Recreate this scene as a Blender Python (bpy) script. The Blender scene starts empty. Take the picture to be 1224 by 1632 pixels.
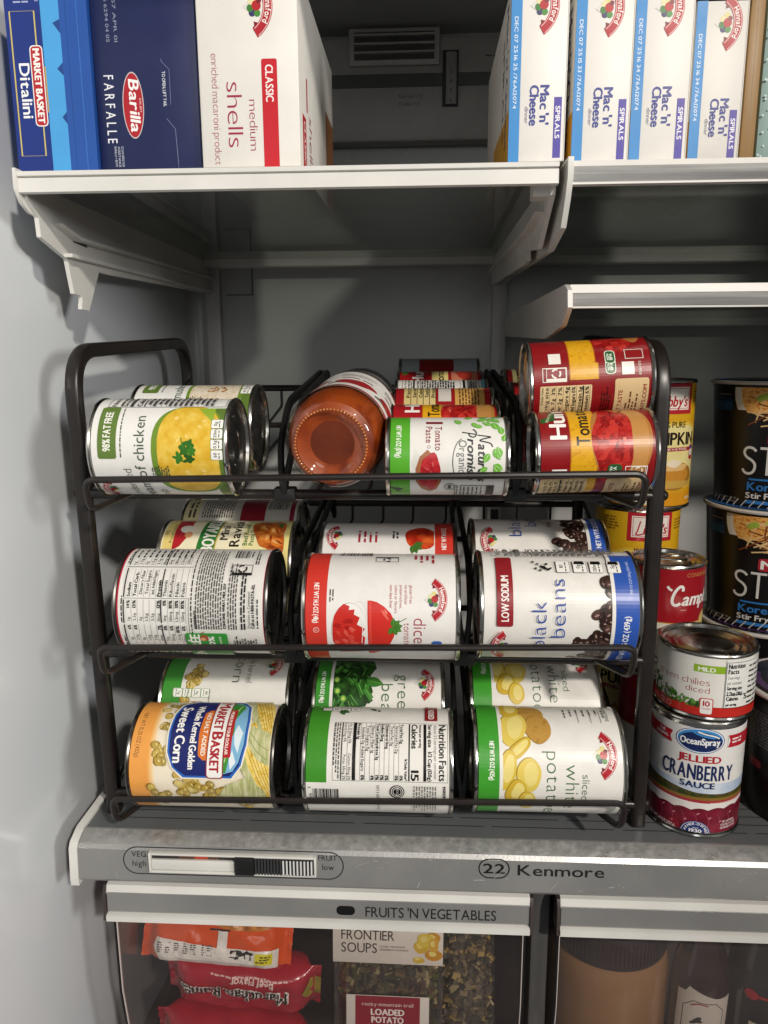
import bpy, bmesh, math, random
from math import sin, cos, pi, radians, sqrt, atan2
from mathutils import Matrix, Vector, noise
from mathutils.geometry import tessellate_polygon

random.seed(7)
S = bpy.context.scene
COL = S.collection

# ------------------------------------------------------------------ camera
cd = bpy.data.cameras.new('camera'); cam = bpy.data.objects.new('camera', cd); COL.objects.link(cam)
cd.sensor_width = 36; cd.sensor_fit = 'VERTICAL'; cd.sensor_height = 36
cd.lens = 1200 * 36 / 1632
cd.clip_start = .01; cd.clip_end = 50
cam.matrix_world = (Matrix.Translation((.03, -.527, .351)) @ Matrix.Rotation(radians(3), 4, 'Z')
                    @ Matrix.Rotation(radians(90 - 11.5), 4, 'X') @ Matrix.Rotation(radians(-.3), 4, 'Z'))
S.camera = cam

# ------------------------------------------------------------------ light
S.view_settings.view_transform = 'Standard'; S.view_settings.look = 'None'
S.view_settings.exposure = 0; S.view_settings.gamma = 1; S.view_settings.use_curve_mapping = False
W = bpy.data.worlds.new('World'); S.world = W; W.use_nodes = True
W.node_tree.nodes['Background'].inputs[0].default_value = (.93, .96, 1, 1)
W.node_tree.nodes['Background'].inputs[1].default_value = .115
def lamp(name, loc, target, size, power, col):
    l = bpy.data.lights.new(name, 'AREA'); l.shape = 'DISK'; l.size = size; l.energy = power; l.color = col
    o = bpy.data.objects.new(name, l); COL.objects.link(o); o.location = loc
    o.rotation_euler = (Vector(target) - Vector(loc)).to_track_quat('-Z', 'Y').to_euler()
    return o
lamp('ceiling_lamp', (1.0, -2.0, 1.45), (0, 0, .15), .13, 48, (1, .93, .84))
lamp('room_lamp', (1.75, -1.30, .72), (-.25, .05, .34), .5, 19, (1, .98, .95))
lamp('front_fill', (.15, -2.1, .74), (0, 0, .2), .6, 3, (.97, .98, 1))  # weak soft fill added from the front, no known source
S.cycles.max_bounces = 8; S.cycles.transparent_max_bounces = 16
S.cycles.caustics_reflective = False; S.cycles.caustics_refractive = False
try: S.cycles.use_denoising = True
except Exception: pass

# ------------------------------------------------------------------ materials
def lin(h):
    v = [int(h[i:i + 2], 16) / 255 for i in (0, 2, 4)]
    return tuple(x / 12.92 if x <= .04045 else ((x + .055) / 1.055) ** 2.4 for x in v) + (1,)
MATS = {}
def base_mat(name):
    m = bpy.data.materials.new(name); m.use_nodes = True
    return m, m.node_tree, m.node_tree.nodes['Principled BSDF']
def mat(h, rough=.4, metal=0., coat=0., var=.08, scale=60., bump=0., bscale=200., spec=.5, rvar=.12, stretch=None):
    """procedural surface: base colour and roughness broken up by noise"""
    key = (h, rough, metal, coat, var, scale, bump, bscale, spec, rvar, stretch)
    if key in MATS: return MATS[key]
    m, nt, b = base_mat('surface_' + h)
    N, L = nt.nodes, nt.links
    tc = N.new('ShaderNodeTexCoord'); src = tc.outputs['Object']
    if stretch:
        mp = N.new('ShaderNodeMapping'); mp.inputs['Scale'].default_value = stretch
        L.new(src, mp.inputs['Vector']); src = mp.outputs['Vector']
    nz = N.new('ShaderNodeTexNoise'); nz.inputs['Scale'].default_value = scale; nz.inputs['Detail'].default_value = 5
    L.new(src, nz.inputs['Vector'])
    c = lin(h)
    rmp = N.new('ShaderNodeMapRange'); L.new(nz.outputs['Fac'], rmp.inputs[0])
    rmp.inputs[1].default_value = .3; rmp.inputs[2].default_value = .7
    mx = N.new('ShaderNodeMix'); mx.data_type = 'RGBA'; L.new(rmp.outputs[0], mx.inputs['Factor'])
    mx.inputs['A'].default_value = tuple(x * (1 - var) for x in c[:3]) + (1,)
    mx.inputs['B'].default_value = tuple(min(1, x * (1 + var * .5)) for x in c[:3]) + (1,)
    L.new(mx.outputs['Result'], b.inputs['Base Color'])
    rr = N.new('ShaderNodeMapRange'); L.new(nz.outputs['Fac'], rr.inputs[0])
    rr.inputs[1].default_value = .3; rr.inputs[2].default_value = .7
    rr.inputs[3].default_value = max(.02, rough - rvar * rough); rr.inputs[4].default_value = min(1, rough + rvar * rough)
    L.new(rr.outputs[0], b.inputs['Roughness'])
    b.inputs['Metallic'].default_value = metal; b.inputs['Coat Weight'].default_value = coat
    b.inputs['Coat Roughness'].default_value = .06; b.inputs['Specular IOR Level'].default_value = spec
    if bump:
        n2 = N.new('ShaderNodeTexNoise'); n2.inputs['Scale'].default_value = bscale; n2.inputs['Detail'].default_value = 3
        L.new(src, n2.inputs['Vector'])
        bp = N.new('ShaderNodeBump'); bp.inputs['Strength'].default_value = bump; bp.inputs['Distance'].default_value = .001
        L.new(n2.outputs['Fac'], bp.inputs['Height']); L.new(bp.outputs['Normal'], b.inputs['Normal'])
    MATS[key] = m
    return m
def ink(h):                       # printed colour on paper
    return mat(h, rough=.33, var=.05, scale=90, spec=.45, bump=.10, bscale=38)
def board(h):                     # printed colour on carton
    return mat(h, rough=.45, var=.05, scale=40, spec=.4, bump=.06, bscale=120)
def pat(cols, scale=120., kind='voronoi', rough=.33, coat=0., bump=0., stretch=None, dist=0.):
    """printed food pictures and flaky stuff: cells or clouds of a few colours"""
    key = ('pat', tuple(cols), scale, kind, rough, coat, bump, stretch, dist)
    if key in MATS: return MATS[key]
    m, nt, b = base_mat('pattern_' + kind)
    N, L = nt.nodes, nt.links
    tc = N.new('ShaderNodeTexCoord'); src = tc.outputs['Object']
    if stretch:
        mp = N.new('ShaderNodeMapping'); mp.inputs['Scale'].default_value = stretch
        L.new(src, mp.inputs['Vector']); src = mp.outputs['Vector']
    if kind == 'voronoi':
        t = N.new('ShaderNodeTexVoronoi'); t.inputs['Scale'].default_value = scale
        L.new(src, t.inputs['Vector'])
        n = N.new('ShaderNodeTexNoise'); n.inputs['Scale'].default_value = scale * 2.2; L.new(src, n.inputs['Vector'])
        sp = N.new('ShaderNodeSeparateColor'); L.new(t.outputs['Color'], sp.inputs[0])
        ad = N.new('ShaderNodeMath'); ad.operation = 'MULTIPLY_ADD'
        L.new(n.outputs['Fac'], ad.inputs[0]); ad.inputs[1].default_value = .55
        sb = N.new('ShaderNodeMath'); sb.operation = 'MULTIPLY_ADD'; L.new(sp.outputs[0], sb.inputs[0])
        sb.inputs[1].default_value = .75; sb.inputs[2].default_value = -.15
        L.new(sb.outputs[0], ad.inputs[2]); fac = ad.outputs[0]
        hgt = t.outputs['Distance']
    elif kind == 'wave':
        t = N.new('ShaderNodeTexWave'); t.inputs['Scale'].default_value = scale; t.inputs['Distortion'].default_value = dist
        L.new(src, t.inputs['Vector']); fac = t.outputs['Fac']; hgt = fac
    else:
        t = N.new('ShaderNodeTexNoise'); t.inputs['Scale'].default_value = scale; t.inputs['Detail'].default_value = 6
        t.inputs['Distortion'].default_value = dist
        L.new(src, t.inputs['Vector'])
        r0 = N.new('ShaderNodeMapRange'); L.new(t.outputs['Fac'], r0.inputs[0])
        r0.inputs[1].default_value = .3; r0.inputs[2].default_value = .7; fac = r0.outputs[0]; hgt = t.outputs['Fac']
    cr = N.new('ShaderNodeValToRGB'); L.new(fac, cr.inputs[0])
    e = cr.color_ramp.elements
    while len(e) < len(cols): e.new(.5)
    for i, h in enumerate(cols):
        e[i].position = i / (len(cols) - 1); e[i].color = lin(h)
    L.new(cr.outputs[0], b.inputs['Base Color'])
    b.inputs['Roughness'].default_value = rough; b.inputs['Coat Weight'].default_value = coat; b.inputs['Coat Roughness'].default_value = .08
    if bump:
        bp = N.new('ShaderNodeBump'); bp.inputs['Strength'].default_value = bump; bp.inputs['Distance'].default_value = .002
        L.new(hgt, bp.inputs['Height']); L.new(bp.outputs['Normal'], b.inputs['Normal'])
    MATS[key] = m
    return m
def clear(name, tint, gloss=.1, rough=.06, haze=0., hazecol='ffffff'):
    """thin clear sheet: mostly see-through, a little mirror, a little dust"""
    if name in MATS: return MATS[name]
    m = bpy.data.materials.new(name); m.use_nodes = True; nt = m.node_tree; N, L = nt.nodes, nt.links
    N.remove(N['Principled BSDF']); out = N['Material Output']
    tr = N.new('ShaderNodeBsdfTransparent'); tr.inputs[0].default_value = lin(tint)
    gl = N.new('ShaderNodeBsdfGlossy'); gl.inputs['Roughness'].default_value = rough
    fr = N.new('ShaderNodeLayerWeight'); fr.inputs[0].default_value = .5
    pw = N.new('ShaderNodeMath'); pw.operation = 'POWER'; L.new(fr.outputs['Facing'], pw.inputs[0]); pw.inputs[1].default_value = 3.
    mr = N.new('ShaderNodeMapRange'); L.new(pw.outputs[0], mr.inputs[0])
    mr.inputs[3].default_value = gloss * .5; mr.inputs[4].default_value = min(.8, gloss * 6)
    m1 = N.new('ShaderNodeMixShader'); L.new(mr.outputs[0], m1.inputs[0]); L.new(tr.outputs[0], m1.inputs[1]); L.new(gl.outputs[0], m1.inputs[2])
    last = m1.outputs[0]
    if haze:
        df = N.new('ShaderNodeBsdfDiffuse'); df.inputs[0].default_value = lin(hazecol)
        nz = N.new('ShaderNodeTexNoise'); nz.inputs['Scale'].default_value = 14; nz.inputs['Detail'].default_value = 6
        tc = N.new('ShaderNodeTexCoord'); L.new(tc.outputs['Object'], nz.inputs['Vector'])
        mu = N.new('ShaderNodeMath'); mu.operation = 'MULTIPLY'; mu.inputs[1].default_value = haze * 2; L.new(nz.outputs['Fac'], mu.inputs[0])
        m2 = N.new('ShaderNodeMixShader'); L.new(mu.outputs[0], m2.inputs[0]); L.new(last, m2.inputs[1]); L.new(df.outputs[0], m2.inputs[2]); last = m2.outputs[0]
    L.new(last, out.inputs['Surface'])
    MATS[name] = m
    return m
M_LINER = mat('dfe3e6', rough=.22, var=.04, scale=5, bump=.025, bscale=60, rvar=.25)
M_BACK = mat('b4b4b2', rough=.3, var=.05, scale=6, bump=.04, bscale=90)
M_WHITE = mat('dad8d2', rough=.38, var=.12, scale=14, bump=.03)
M_GREYPL = mat('8f908e', rough=.4, var=.08, scale=30, bump=.03)
M_TIN = mat('bcbab4', rough=.22, metal=1, var=.12, scale=40, rvar=.4, bump=.02)
M_GOLDTIN = mat('c8b894', rough=.24, metal=1, var=.12, scale=40, rvar=.3)
M_ALU = mat('a4a3a1', rough=.34, metal=.55, var=.12, scale=11, rvar=.35, bump=.10, bscale=420)
M_ALUTOP = mat('a9a8a5', rough=.42, metal=.5, var=.18, scale=160, rvar=.5, bump=.35, bscale=260)
M_CHROME = mat('dcdbd8', rough=.20, metal=.55, var=.3, scale=30, bump=.5, bscale=18, stretch=(.35, 2, 8), rvar=.5)
M_RACK = mat('211b18', rough=.36, var=.15, scale=40, spec=.5, bump=.04, bscale=300)
M_RUB = mat('141414', rough=.5, var=.2, scale=60)
M_BLACK = mat('0c0c0d', rough=.45, var=.2)
M_DARKTIN = mat('6f6d6a', rough=.3, metal=1, var=.2, scale=30, rvar=.4)

# ------------------------------------------------------------------ mesh helpers
def obj(name, bm, mats, parent=None, smooth=35):
    me = bpy.data.meshes.new(name); bm.to_mesh(me); bm.free()
    for m in (mats if isinstance(mats, (list, tuple)) else [mats]): me.materials.append(m)
    o = bpy.data.objects.new(name, me); COL.objects.link(o)
    if parent: o.parent = parent
    if smooth:
        me.shade_smooth()
        me.set_sharp_from_angle(angle=radians(smooth))
    return o
def thing(name, label, cat, loc=(0, 0, 0), rot=(0, 0, 0), group=None, mesh=None):
    o = mesh or bpy.data.objects.new(name, None)
    if not mesh: COL.objects.link(o); o.empty_display_size = .01
    o.location = loc; o.rotation_euler = rot
    o['label'] = label; o['category'] = cat
    if group: o['group'] = group
    return o
def box(bm, x0, x1, y0, y1, z0, z1, bev=0., mi=0):
    v = [bm.verts.new(p) for p in ((x0, y0, z0), (x1, y0, z0), (x1, y1, z0), (x0, y1, z0), (x0, y0, z1), (x1, y0, z1), (x1, y1, z1), (x0, y1, z1))]
    fs = [bm.faces.new([v[i] for i in q]) for q in ((3, 2, 1, 0), (4, 5, 6, 7), (0, 1, 5, 4), (1, 2, 6, 5), (2, 3, 7, 6), (3, 0, 4, 7))]
    if bev:
        es = {e for f in fs for e in f.edges}
        r = bmesh.ops.bevel(bm, geom=list(es), offset=bev, segments=2, profile=.5, affect='EDGES', clamp_overlap=True)
        fs = list({f for f in r['faces']} | {f for f in fs if f.is_valid})
    for f in fs: f.material_index = mi
    return fs
def BM(): return bmesh.new()
def boxbm(*a, **k):
    bm = BM(); box(bm, *a, **k); return bm
def prism(bm, pts, axis, a0, a1, mi=0):
    """closed outline of 2D points pushed along an axis"""
    def P(p, a): return {'x': (a, p[0], p[1]), 'y': (p[0], a, p[1]), 'z': (p[0], p[1], a)}[axis]
    A = [bm.verts.new(P(p, a0)) for p in pts]; B = [bm.verts.new(P(p, a1)) for p in pts]
    n = len(pts); fs = []
    for i in range(n): fs.append(bm.faces.new((A[i], A[(i + 1) % n], B[(i + 1) % n], B[i])))
    tri = tessellate_polygon([[Vector((p[0], p[1], 0)) for p in pts]])
    for t in tri:
        fs.append(bm.faces.new([A[i] for i in t])); fs.append(bm.faces.new([B[i] for i in reversed(t)]))
    for f in fs: f.material_index = mi
    bmesh.ops.recalc_face_normals(bm, faces=fs)
    return fs
def fillet(pts, rad, n=6, closed=False):
    pts = [Vector(p) for p in pts]; out = []
    N = len(pts)
    for i, p in enumerate(pts):
        if not closed and i in (0, N - 1): out.append(p); continue
        a = pts[i - 1]; b = pts[(i + 1) % N]
        u = (a - p); v = (b - p); r = min(rad, u.length * .48, v.length * .48)
        u.normalize(); v.normalize()
        s, e = p + u * r, p + v * r
        for k in range(n + 1):
            t = k / n; out.append(s.lerp(p, t).lerp(p.lerp(e, t), t))
    return out
def tube(bm, pts, r, seg=8, closed=False, mi=0, sq=None, cap=True):
    """sweep a round (or sq=(w,h,up) rounded flat) section along points"""
    pts = [Vector(p) for p in pts]
    q = [pts[0]]
    for p in pts[1:]:
        if (p - q[-1]).length > 1e-6: q.append(p)
    pts = q; N = len(pts); rings = []; nrm = None
    for i in range(N):
        if closed: t = pts[(i + 1) % N] - pts[i - 1]
        else: t = pts[min(i + 1, N - 1)] - pts[max(i - 1, 0)]
        t.normalize()
        if sq:
            up = Vector(sq[2]); n1 = (up - t * up.dot(t)).normalized()
        else:
            if nrm is None:
                nrm = t.orthogonal().normalized()
            n1 = (nrm - t * nrm.dot(t)).normalized(); nrm = n1
        n2 = t.cross(n1); ring = []
        for k in range(seg):
            a = 2 * pi * (k + .5) / seg
            c, s = cos(a), sin(a)
            if sq:
                f = lambda v: math.copysign(abs(v) ** .45, v)
                ring.append(bm.verts.new(pts[i] + n1 * f(c) * sq[0] / 2 + n2 * f(s) * sq[1] / 2))
            else:
                rr = r[i] if isinstance(r, (list, tuple)) else r
                ring.append(bm.verts.new(pts[i] + n1 * c * rr + n2 * s * rr))
        rings.append(ring)
    fs = []
    for i in range(N if closed else N - 1):
        A, B = rings[i], rings[(i + 1) % N]
        for k in range(seg): fs.append(bm.faces.new((A[k], A[(k + 1) % seg], B[(k + 1) % seg], B[k])))
    if not closed and cap:
        fs.append(bm.faces.new(rings[0][::-1])); fs.append(bm.faces.new(rings[-1]))
    for f in fs: f.material_index = mi
    return fs
def lathe(bm, prof, seg=96, mi=0, close=True):
    """turn (radius, height) points round Z"""
    rings = []
    for r, z in prof:
        if r < 1e-6: rings.append([bm.verts.new((0, 0, z))])
        else: rings.append([bm.verts.new((r * sin(2 * pi * k / seg), -r * cos(2 * pi * k / seg), z)) for k in range(seg)])
    fs = []
    for A, B in zip(rings, rings[1:]):
        for k in range(seg):
            k2 = (k + 1) % seg
            if len(A) == 1 and len(B) == 1: break
            if len(A) == 1: fs.append(bm.faces.new((A[0], B[k2], B[k])))
            elif len(B) == 1: fs.append(bm.faces.new((A[k], A[k2], B[0])))
            else: fs.append(bm.faces.new((A[k], A[k2], B[k2], B[k])))
    for f in fs: f.material_index = mi
    return fs
def struct(name, bm, m, parent=None, smooth=35):
    o = obj(name, bm, m, parent, smooth)
    if not parent: o['kind'] = 'structure'
    return o

# ------------------------------------------------------------------ printed art (real thin mesh, laid on the surface it is printed on)
_G = {}
def glyphs(ch, thin=False):
    """triangles and advance of one character, cap height 1"""
    if (ch, thin) in _G: return _G[(ch, thin)]
    cu = bpy.data.curves.new('t', 'FONT'); cu.body = ch; cu.size = 1; cu.resolution_u = 6 if thin else 3; cu.offset = -.0145 if thin else 0
    o = bpy.data.objects.new('t', cu); COL.objects.link(o)
    dg = bpy.context.evaluated_depsgraph_get(); dg.update()
    me = o.evaluated_get(dg).to_mesh()
    polys = [[(me.vertices[i].co.x, me.vertices[i].co.y) for i in p.vertices] for p in me.polygons]
    o.evaluated_get(dg).to_mesh_clear()
    COL.objects.unlink(o); bpy.data.objects.remove(o); bpy.data.curves.remove(cu)
    xs = [x for p in polys for x, y in p] or [0, .3]
    _G[(ch, thin)] = (polys, min(xs), max(xs))
    return _G[(ch, thin)]
_CAP = None
def cap():
    global _CAP
    if _CAP is None:
        ys = [y for p in glyphs('H')[0] for x, y in p]; _CAP = max(ys) - min(ys)
    return _CAP
def text_polys(s, h, sx=1., space=.13, sh=0., thin=False):
    """list of (polys) for a string, cap height h, starting at x=0; returns polys per char and width"""
    k = h / cap(); x = 0.; out = []
    for ch in s:
        if ch == ' ': x += .32 * h * sx; continue
        P, a, b = glyphs(ch, thin)
        out.append((x, (b - a) * k * sx, [[((px - a) * k * sx + sh * py * k + x, py * k) for px, py in p] for p in P]))
        x += (b - a) * k * sx + space * h * sx
    return out, max(x - space * h * sx, 1e-6)

class Art:
    def __init__(s, ink=ink): s.it = []; s.z = 0; s.ink = ink; s.lock = False
    def add(s, m, polys):
        if isinstance(m, str): m = s.ink(m)
        if not s.lock: s.z += 1
        s.it.append((s.z, m, polys))
    def hold(s, on=True):
        if on: s.z += 1
        s.lock = on
    def poly(s, m, pts):
        if len(pts) > 4 or True:
            tri = tessellate_polygon([[Vector((p[0], p[1], 0)) for p in pts]])
            s.add(m, [[pts[i] for i in t] for t in tri])
    def rect(s, m, x0, y0, x1, y1): s.add(m, [[(x0, y0), (x1, y0), (x1, y1), (x0, y1)]])
    def ell(s, m, x, y, rx, ry, rot=0., n=20):
        c, d = cos(radians(rot)), sin(radians(rot))
        s.add(m, [[(x + rx * cos(2 * pi * i / n) * c - ry * sin(2 * pi * i / n) * d, y + rx * cos(2 * pi * i / n) * d + ry * sin(2 * pi * i / n) * c) for i in range(n)]])
    def blob(s, m, x, y, rx, ry, rot=0., n=18, amp=.18, seed=0):
        r = random.Random(seed); f = [(r.uniform(-1, 1), r.uniform(0, 6.3)) for _ in range(4)]
        c, d = cos(radians(rot)), sin(radians(rot)); pts = []
        for i in range(n):
            a = 2 * pi * i / n; k = 1 + amp * sum(q * sin((j + 2) * a + w) for j, (q, w) in enumerate(f)) / 2
            u, v = rx * k * cos(a), ry * k * sin(a); pts.append((x + u * c - v * d, y + u * d + v * c))
        s.poly(m, pts)
    def rrect(s, m, x0, y0, x1, y1, r):
        pts = []
        for cx, cy, a0 in ((x1 - r, y0 + r, -90), (x1 - r, y1 - r, 0), (x0 + r, y1 - r, 90), (x0 + r, y0 + r, 180)):
            for k in range(5):
                a = radians(a0 + 22.5 * k); pts.append((cx + r * cos(a), cy + r * sin(a)))
        s.add(m, [pts])
    def frame(s, m, x0, y0, x1, y1, w):
        s.add(m, [[(x0, y0), (x1, y0), (x1, y0 + w), (x0, y0 + w)], [(x0, y1 - w), (x1, y1 - w), (x1, y1), (x0, y1)],
                  [(x0, y0 + w), (x0 + w, y0 + w), (x0 + w, y1 - w), (x0, y1 - w)], [(x1 - w, y0 + w), (x1, y0 + w), (x1, y1 - w), (x1 - w, y1 - w)]])
    def stroke(s, m, pts, w, smooth=0, closed=False):
        P = [Vector((p[0], p[1])) for p in pts]
        for _ in range(smooth):
            Q = [P[0]]
            for a, b in zip(P, P[1:]): Q += [a.lerp(b, .25), a.lerp(b, .75)]
            P = Q + [P[-1]]
        L, R = [], []
        n = len(P)
        for i in range(n):
            if closed: t = P[(i + 1) % n] - P[i - 1]
            else: t = P[min(i + 1, n - 1)] - P[max(i - 1, 0)]
            if t.length < 1e-9: t = Vector((1, 0))
            t.normalize(); q = Vector((-t.y, t.x)) * w / 2
            L.append(P[i] + q); R.append(P[i] - q)
        ps = []
        for i in range(n if closed else n - 1):
            j = (i + 1) % n
            ps.append([tuple(R[i]), tuple(R[j]), tuple(L[j]), tuple(L[i])])
        s.add(m, ps)
    def ring(s, m, x, y, rx, ry, w, rot=0, n=28):
        c, d = cos(radians(rot)), sin(radians(rot))
        s.stroke(m, [(x + rx * cos(2 * pi * i / n) * c - ry * sin(2 * pi * i / n) * d, y + rx * cos(2 * pi * i / n) * d + ry * sin(2 * pi * i / n) * c) for i in range(n)], w, closed=True)
    def T(s, m, txt, x, y, h, w=None, al='l', rot=0., bold=0., sh=0., space=.13, sx=1., thin=False):
        """lettering: cap height h, optional forced width w, turned by rot about (x, y)"""
        ch, W = text_polys(txt, h, sx, space, sh, thin)
        k = w / W if w else 1.
        W *= k; x0 = {'l': 0, 'c': -W / 2, 'r': -W}[al]
        c, d = cos(radians(rot)), sin(radians(rot))
        passes = [(0, 0)] if not bold else [(-bold / 2, -bold / 3), (bold / 2, -bold / 3), (0, bold / 3)] if bold < .5 else [(-bold / 2, 0), (-bold / 6, bold / 4), (bold / 6, -bold / 4), (bold / 2, 0)]
        for ox, oy in passes:
            out = []
            for cx, cw, P in ch:
                for p in P:
                    out.append([(x + (px * k + x0 + ox) * c - (py + oy) * d, y + (px * k + x0 + ox) * d + (py + oy) * c) for px, py in p])
            s.add(m, out)
        return W
    def arcT(s, m, txt, x, y, R, h, mid=90., bold=0., space=.13, sx=1., rot=0.):
        """lettering along a circle of radius R centred at (x, y), middle of the text at angle mid"""
        ch, W = text_polys(txt, h, sx, space); out = []
        for cx, cw, P in ch:
            a = mid + rot - math.degrees((cx + cw / 2 - W / 2) / R)
            ca, sa = cos(radians(a - 90)), sin(radians(a - 90)); bx, by = x + R * cos(radians(a)), y + R * sin(radians(a))
            for p in P:
                out.append([(bx + (px - cx - cw / 2) * ca - py * sa, by + (px - cx - cw / 2) * sa + py * ca) for px, py in p])
        s.add(m, out)
        if bold: s.add(m, [[(px + bold, py) for px, py in p] for p in out])
    def micro(s, m, x0, y0, x1, y1, pitch=1.5, h=.5, seed=1, vert=False, ragged=.3):
        """lines of print too small to read"""
        r = random.Random(seed); ps = []; y = y1 - pitch
        while y > y0 - 1e-6:
            x = x0; end = x1 - (x1 - x0) * r.uniform(0, ragged)
            while x < end:
                wd = min(r.uniform(1.2, 4.2) * pitch / 1.5, end - x)
                if wd > .3: ps.append([(x, y), (x + wd, y), (x + wd, y + pitch * h), (x, y + pitch * h)])
                x += wd + .45 * pitch
            y -= pitch
        if vert: ps = [[(q[1], q[0]) for q in p] for p in ps]
        if ps: s.add(m, ps)
    def bars(s, m, x0, y0, x1, y1, seed=3, vert=False):
        r = random.Random(seed); ps = []; t = 0; E = (y1 - y0) if vert else (x1 - x0)
        while t < E - .5:
            w = r.choice((.3, .3, .6, .9)); w = min(w, E - t)
            ps.append([(x0, y0 + t), (x1, y0 + t), (x1, y0 + t + w), (x0, y0 + t + w)] if vert else [(x0 + t, y0), (x0 + t + w, y0), (x0 + t + w, y1), (x0 + t, y1)])
            t += w + r.choice((.3, .5, .8))
        s.add(m, ps)
    def pile(s, pts, cols, rx, ry, seed=1, hl=None, rim=None):
        r = random.Random(seed)
        for x, y in pts:
            a = r.uniform(0, 180); k = r.uniform(.85, 1.15)
            if rim: s.ell(rim, x, y, rx * k + .25, ry * k + .25, a, 16)
            s.ell(r.choice(cols), x, y, rx * k, ry * k, a, 16)
            if hl: s.ell(hl, x - rx * .15, y + ry * .3, rx * .38 * k, ry * .22 * k, a, 10)
    def build(s, name, mapf, parent, sx=None, sy=None, step=6e-6, ylim=None):
        """cut every printed shape on the surface's own facet lines and lay it on the surface"""
        V, F, MI, ms, idx = [], [], [], [], {}
        def clip(p, ax, lo, hi):
            for side, lim in ((1, lo), (-1, hi)):
                q = []
                for i in range(len(p)):
                    a, b = p[i - 1], p[i]; da, db = side * (a[ax] - lim), side * (b[ax] - lim)
                    if (da >= 0) != (db >= 0):
                        t = da / (da - db); q.append((a[0] + (b[0] - a[0]) * t, a[1] + (b[1] - a[1]) * t))
                    if db >= 0: q.append(b)
                p = q
                if len(p) < 3: return None
            return p
        def cut(polys, ax, st):
            out = []
            for p in polys:
                lo, hi = min(q[ax] for q in p), max(q[ax] for q in p)
                i0, i1 = math.floor(lo / st + 1e-9), math.ceil(hi / st - 1e-9)
                if i1 - i0 <= 1: out.append(p); continue
                for i in range(i0, i1):
                    q = clip(p, ax, i * st, (i + 1) * st)
                    if q: out.append(q)
            return out
        for z, m, polys in s.it:
            if m.name not in idx: idx[m.name] = len(ms); ms.append(m)
            if ylim: polys = [q for q in (clip(p, 1, *ylim) if min(c[1] for c in p) < ylim[0] or max(c[1] for c in p) > ylim[1] else p for p in polys) if q]
            if sx: polys = cut(polys, 0, sx)
            if sy: polys = cut(polys, 1, sy)
            for p in polys:
                A = sum(p[i - 1][0] * p[i][1] - p[i][0] * p[i - 1][1] for i in range(len(p)))
                if abs(A) < 1e-7: continue
                if A < 0: p = p[::-1]
                n = len(V); V += [mapf(x, y, z * step) for x, y in p]
                F.append(range(n, n + len(p))); MI.append(idx[m.name])
        me = bpy.data.meshes.new(name); me.from_pydata(V, [], [list(f) for f in F])
        for m in ms: me.materials.append(m)
        me.polygons.foreach_set('material_index', MI); me.update()
        o = bpy.data.objects.new(name, me); COL.objects.link(o)
        if parent: o.parent = parent
        return o

def on_front(x0, y, z0):           # art in mm on a face looking towards -Y
    return lambda u, v, d: (x0 + u / 1000, y - .0001 - d, z0 + v / 1000)
NSEG = 96
def on_can(r, z0=0.):
    """art in mm on a facetted cylinder, u round it (0 faces -Y), v up it"""
    st = 2 * pi / NSEG
    def f(u, v, d):
        a = u / 1000 / r; k = math.floor(a / st + 1e-7); t = a / st - k
        R = r + .00004 + d
        p = (R * sin(k * st), -R * cos(k * st)); q = (R * sin((k + 1) * st), -R * cos((k + 1) * st))
        return (p[0] + (q[0] - p[0]) * t, p[1] + (q[1] - p[1]) * t, z0 + v / 1000)
    return f

# ================================================================== the refrigerator liner (setting)
bm = BM(); box(bm, -.275, -.25, -.32, .40, -.37, .73, .004)
lw = struct('left_wall', bm, M_LINER)
bm = BM(); box(bm, -.25, .58, .39, .41, -.37, .73)
prism(bm, [(-.2501, .3901)] + [(-.2501 + .016 - .016 * sin(radians(a)), .3901 - .016 + .016 * cos(radians(a)) - .0) for a in range(90, -1, -15)], 'z', -.36, .70)
for y, z in ((-.075, .215), (-.073, .198)):     # small moulded knobs
    b_ = BM(); lathe(b_, [(0, .0028), (.0030, .0024), (.0042, .0008), (.0045, 0)], 20)
    o = obj('moulded_knob', b_, M_LINER, lw); o.location = (-.2501, y, z); o.rotation_euler = (0, pi / 2, 0)
bw = struct('back_wall', bm, M_BACK)
struct('right_wall', boxbm(.56, .58, -.32, .40, -.37, .73), M_LINER)
bm = boxbm(-.26, .57, -.21, .40, .70, .72); box(bm, -.045, .11, -.224, -.2095, .655, .7005, .003)  # front lip added out of view to shade the pasta box tops
struct('ceiling_and_shade_lip', bm, M_BACK)
struct('floor', boxbm(-.26, .57, -.30, .40, -.36, -.34), mat('6e6664', rough=.45, var=.15, scale=12))  # white plastic darkened: shade below the drawers put into its colour
# moulded seam on the back wall
bm = BM()
for a in (((-.2033, .426), (-.1732, .426)), ((-.1725, .4262), (-.1725, .462))):
    (x0, z0), (x1, z1) = a
    box(bm, x0 - .0005, x1 + .0005, .3885, .3895, z0 - .0005, z1 + .0005)
obj('moulded_seam', bm, mat('4e4c4a', rough=.5), bw)
def track(x, name='shelf_track'):
    bm = BM(); box(bm, x - .0085, x + .0085, .3805, .3895, -.30, .56, .0015)
    t = obj(name, bm, mat('c9c7c2', rough=.35), None)
    return t
for i, (x, lb) in enumerate(((-.2185, 'white slotted shelf track in the back left corner of the refrigerator'),
                             (.1175, 'white slotted shelf track on the back wall below the middle bracket'))):
    t = track(x); thing('', lb, 'shelf track', group='slotted shelf tracks', mesh=t)
    bm = BM()
    for k in range(24):
        z = -.26 + k * .0245
        if .03 < z < .45: box(bm, x - .0045, x + .0045, .3795, .3815, z, z + .0135)
    obj('slots', bm, mat('3a3937', rough=.6), t)
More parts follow.
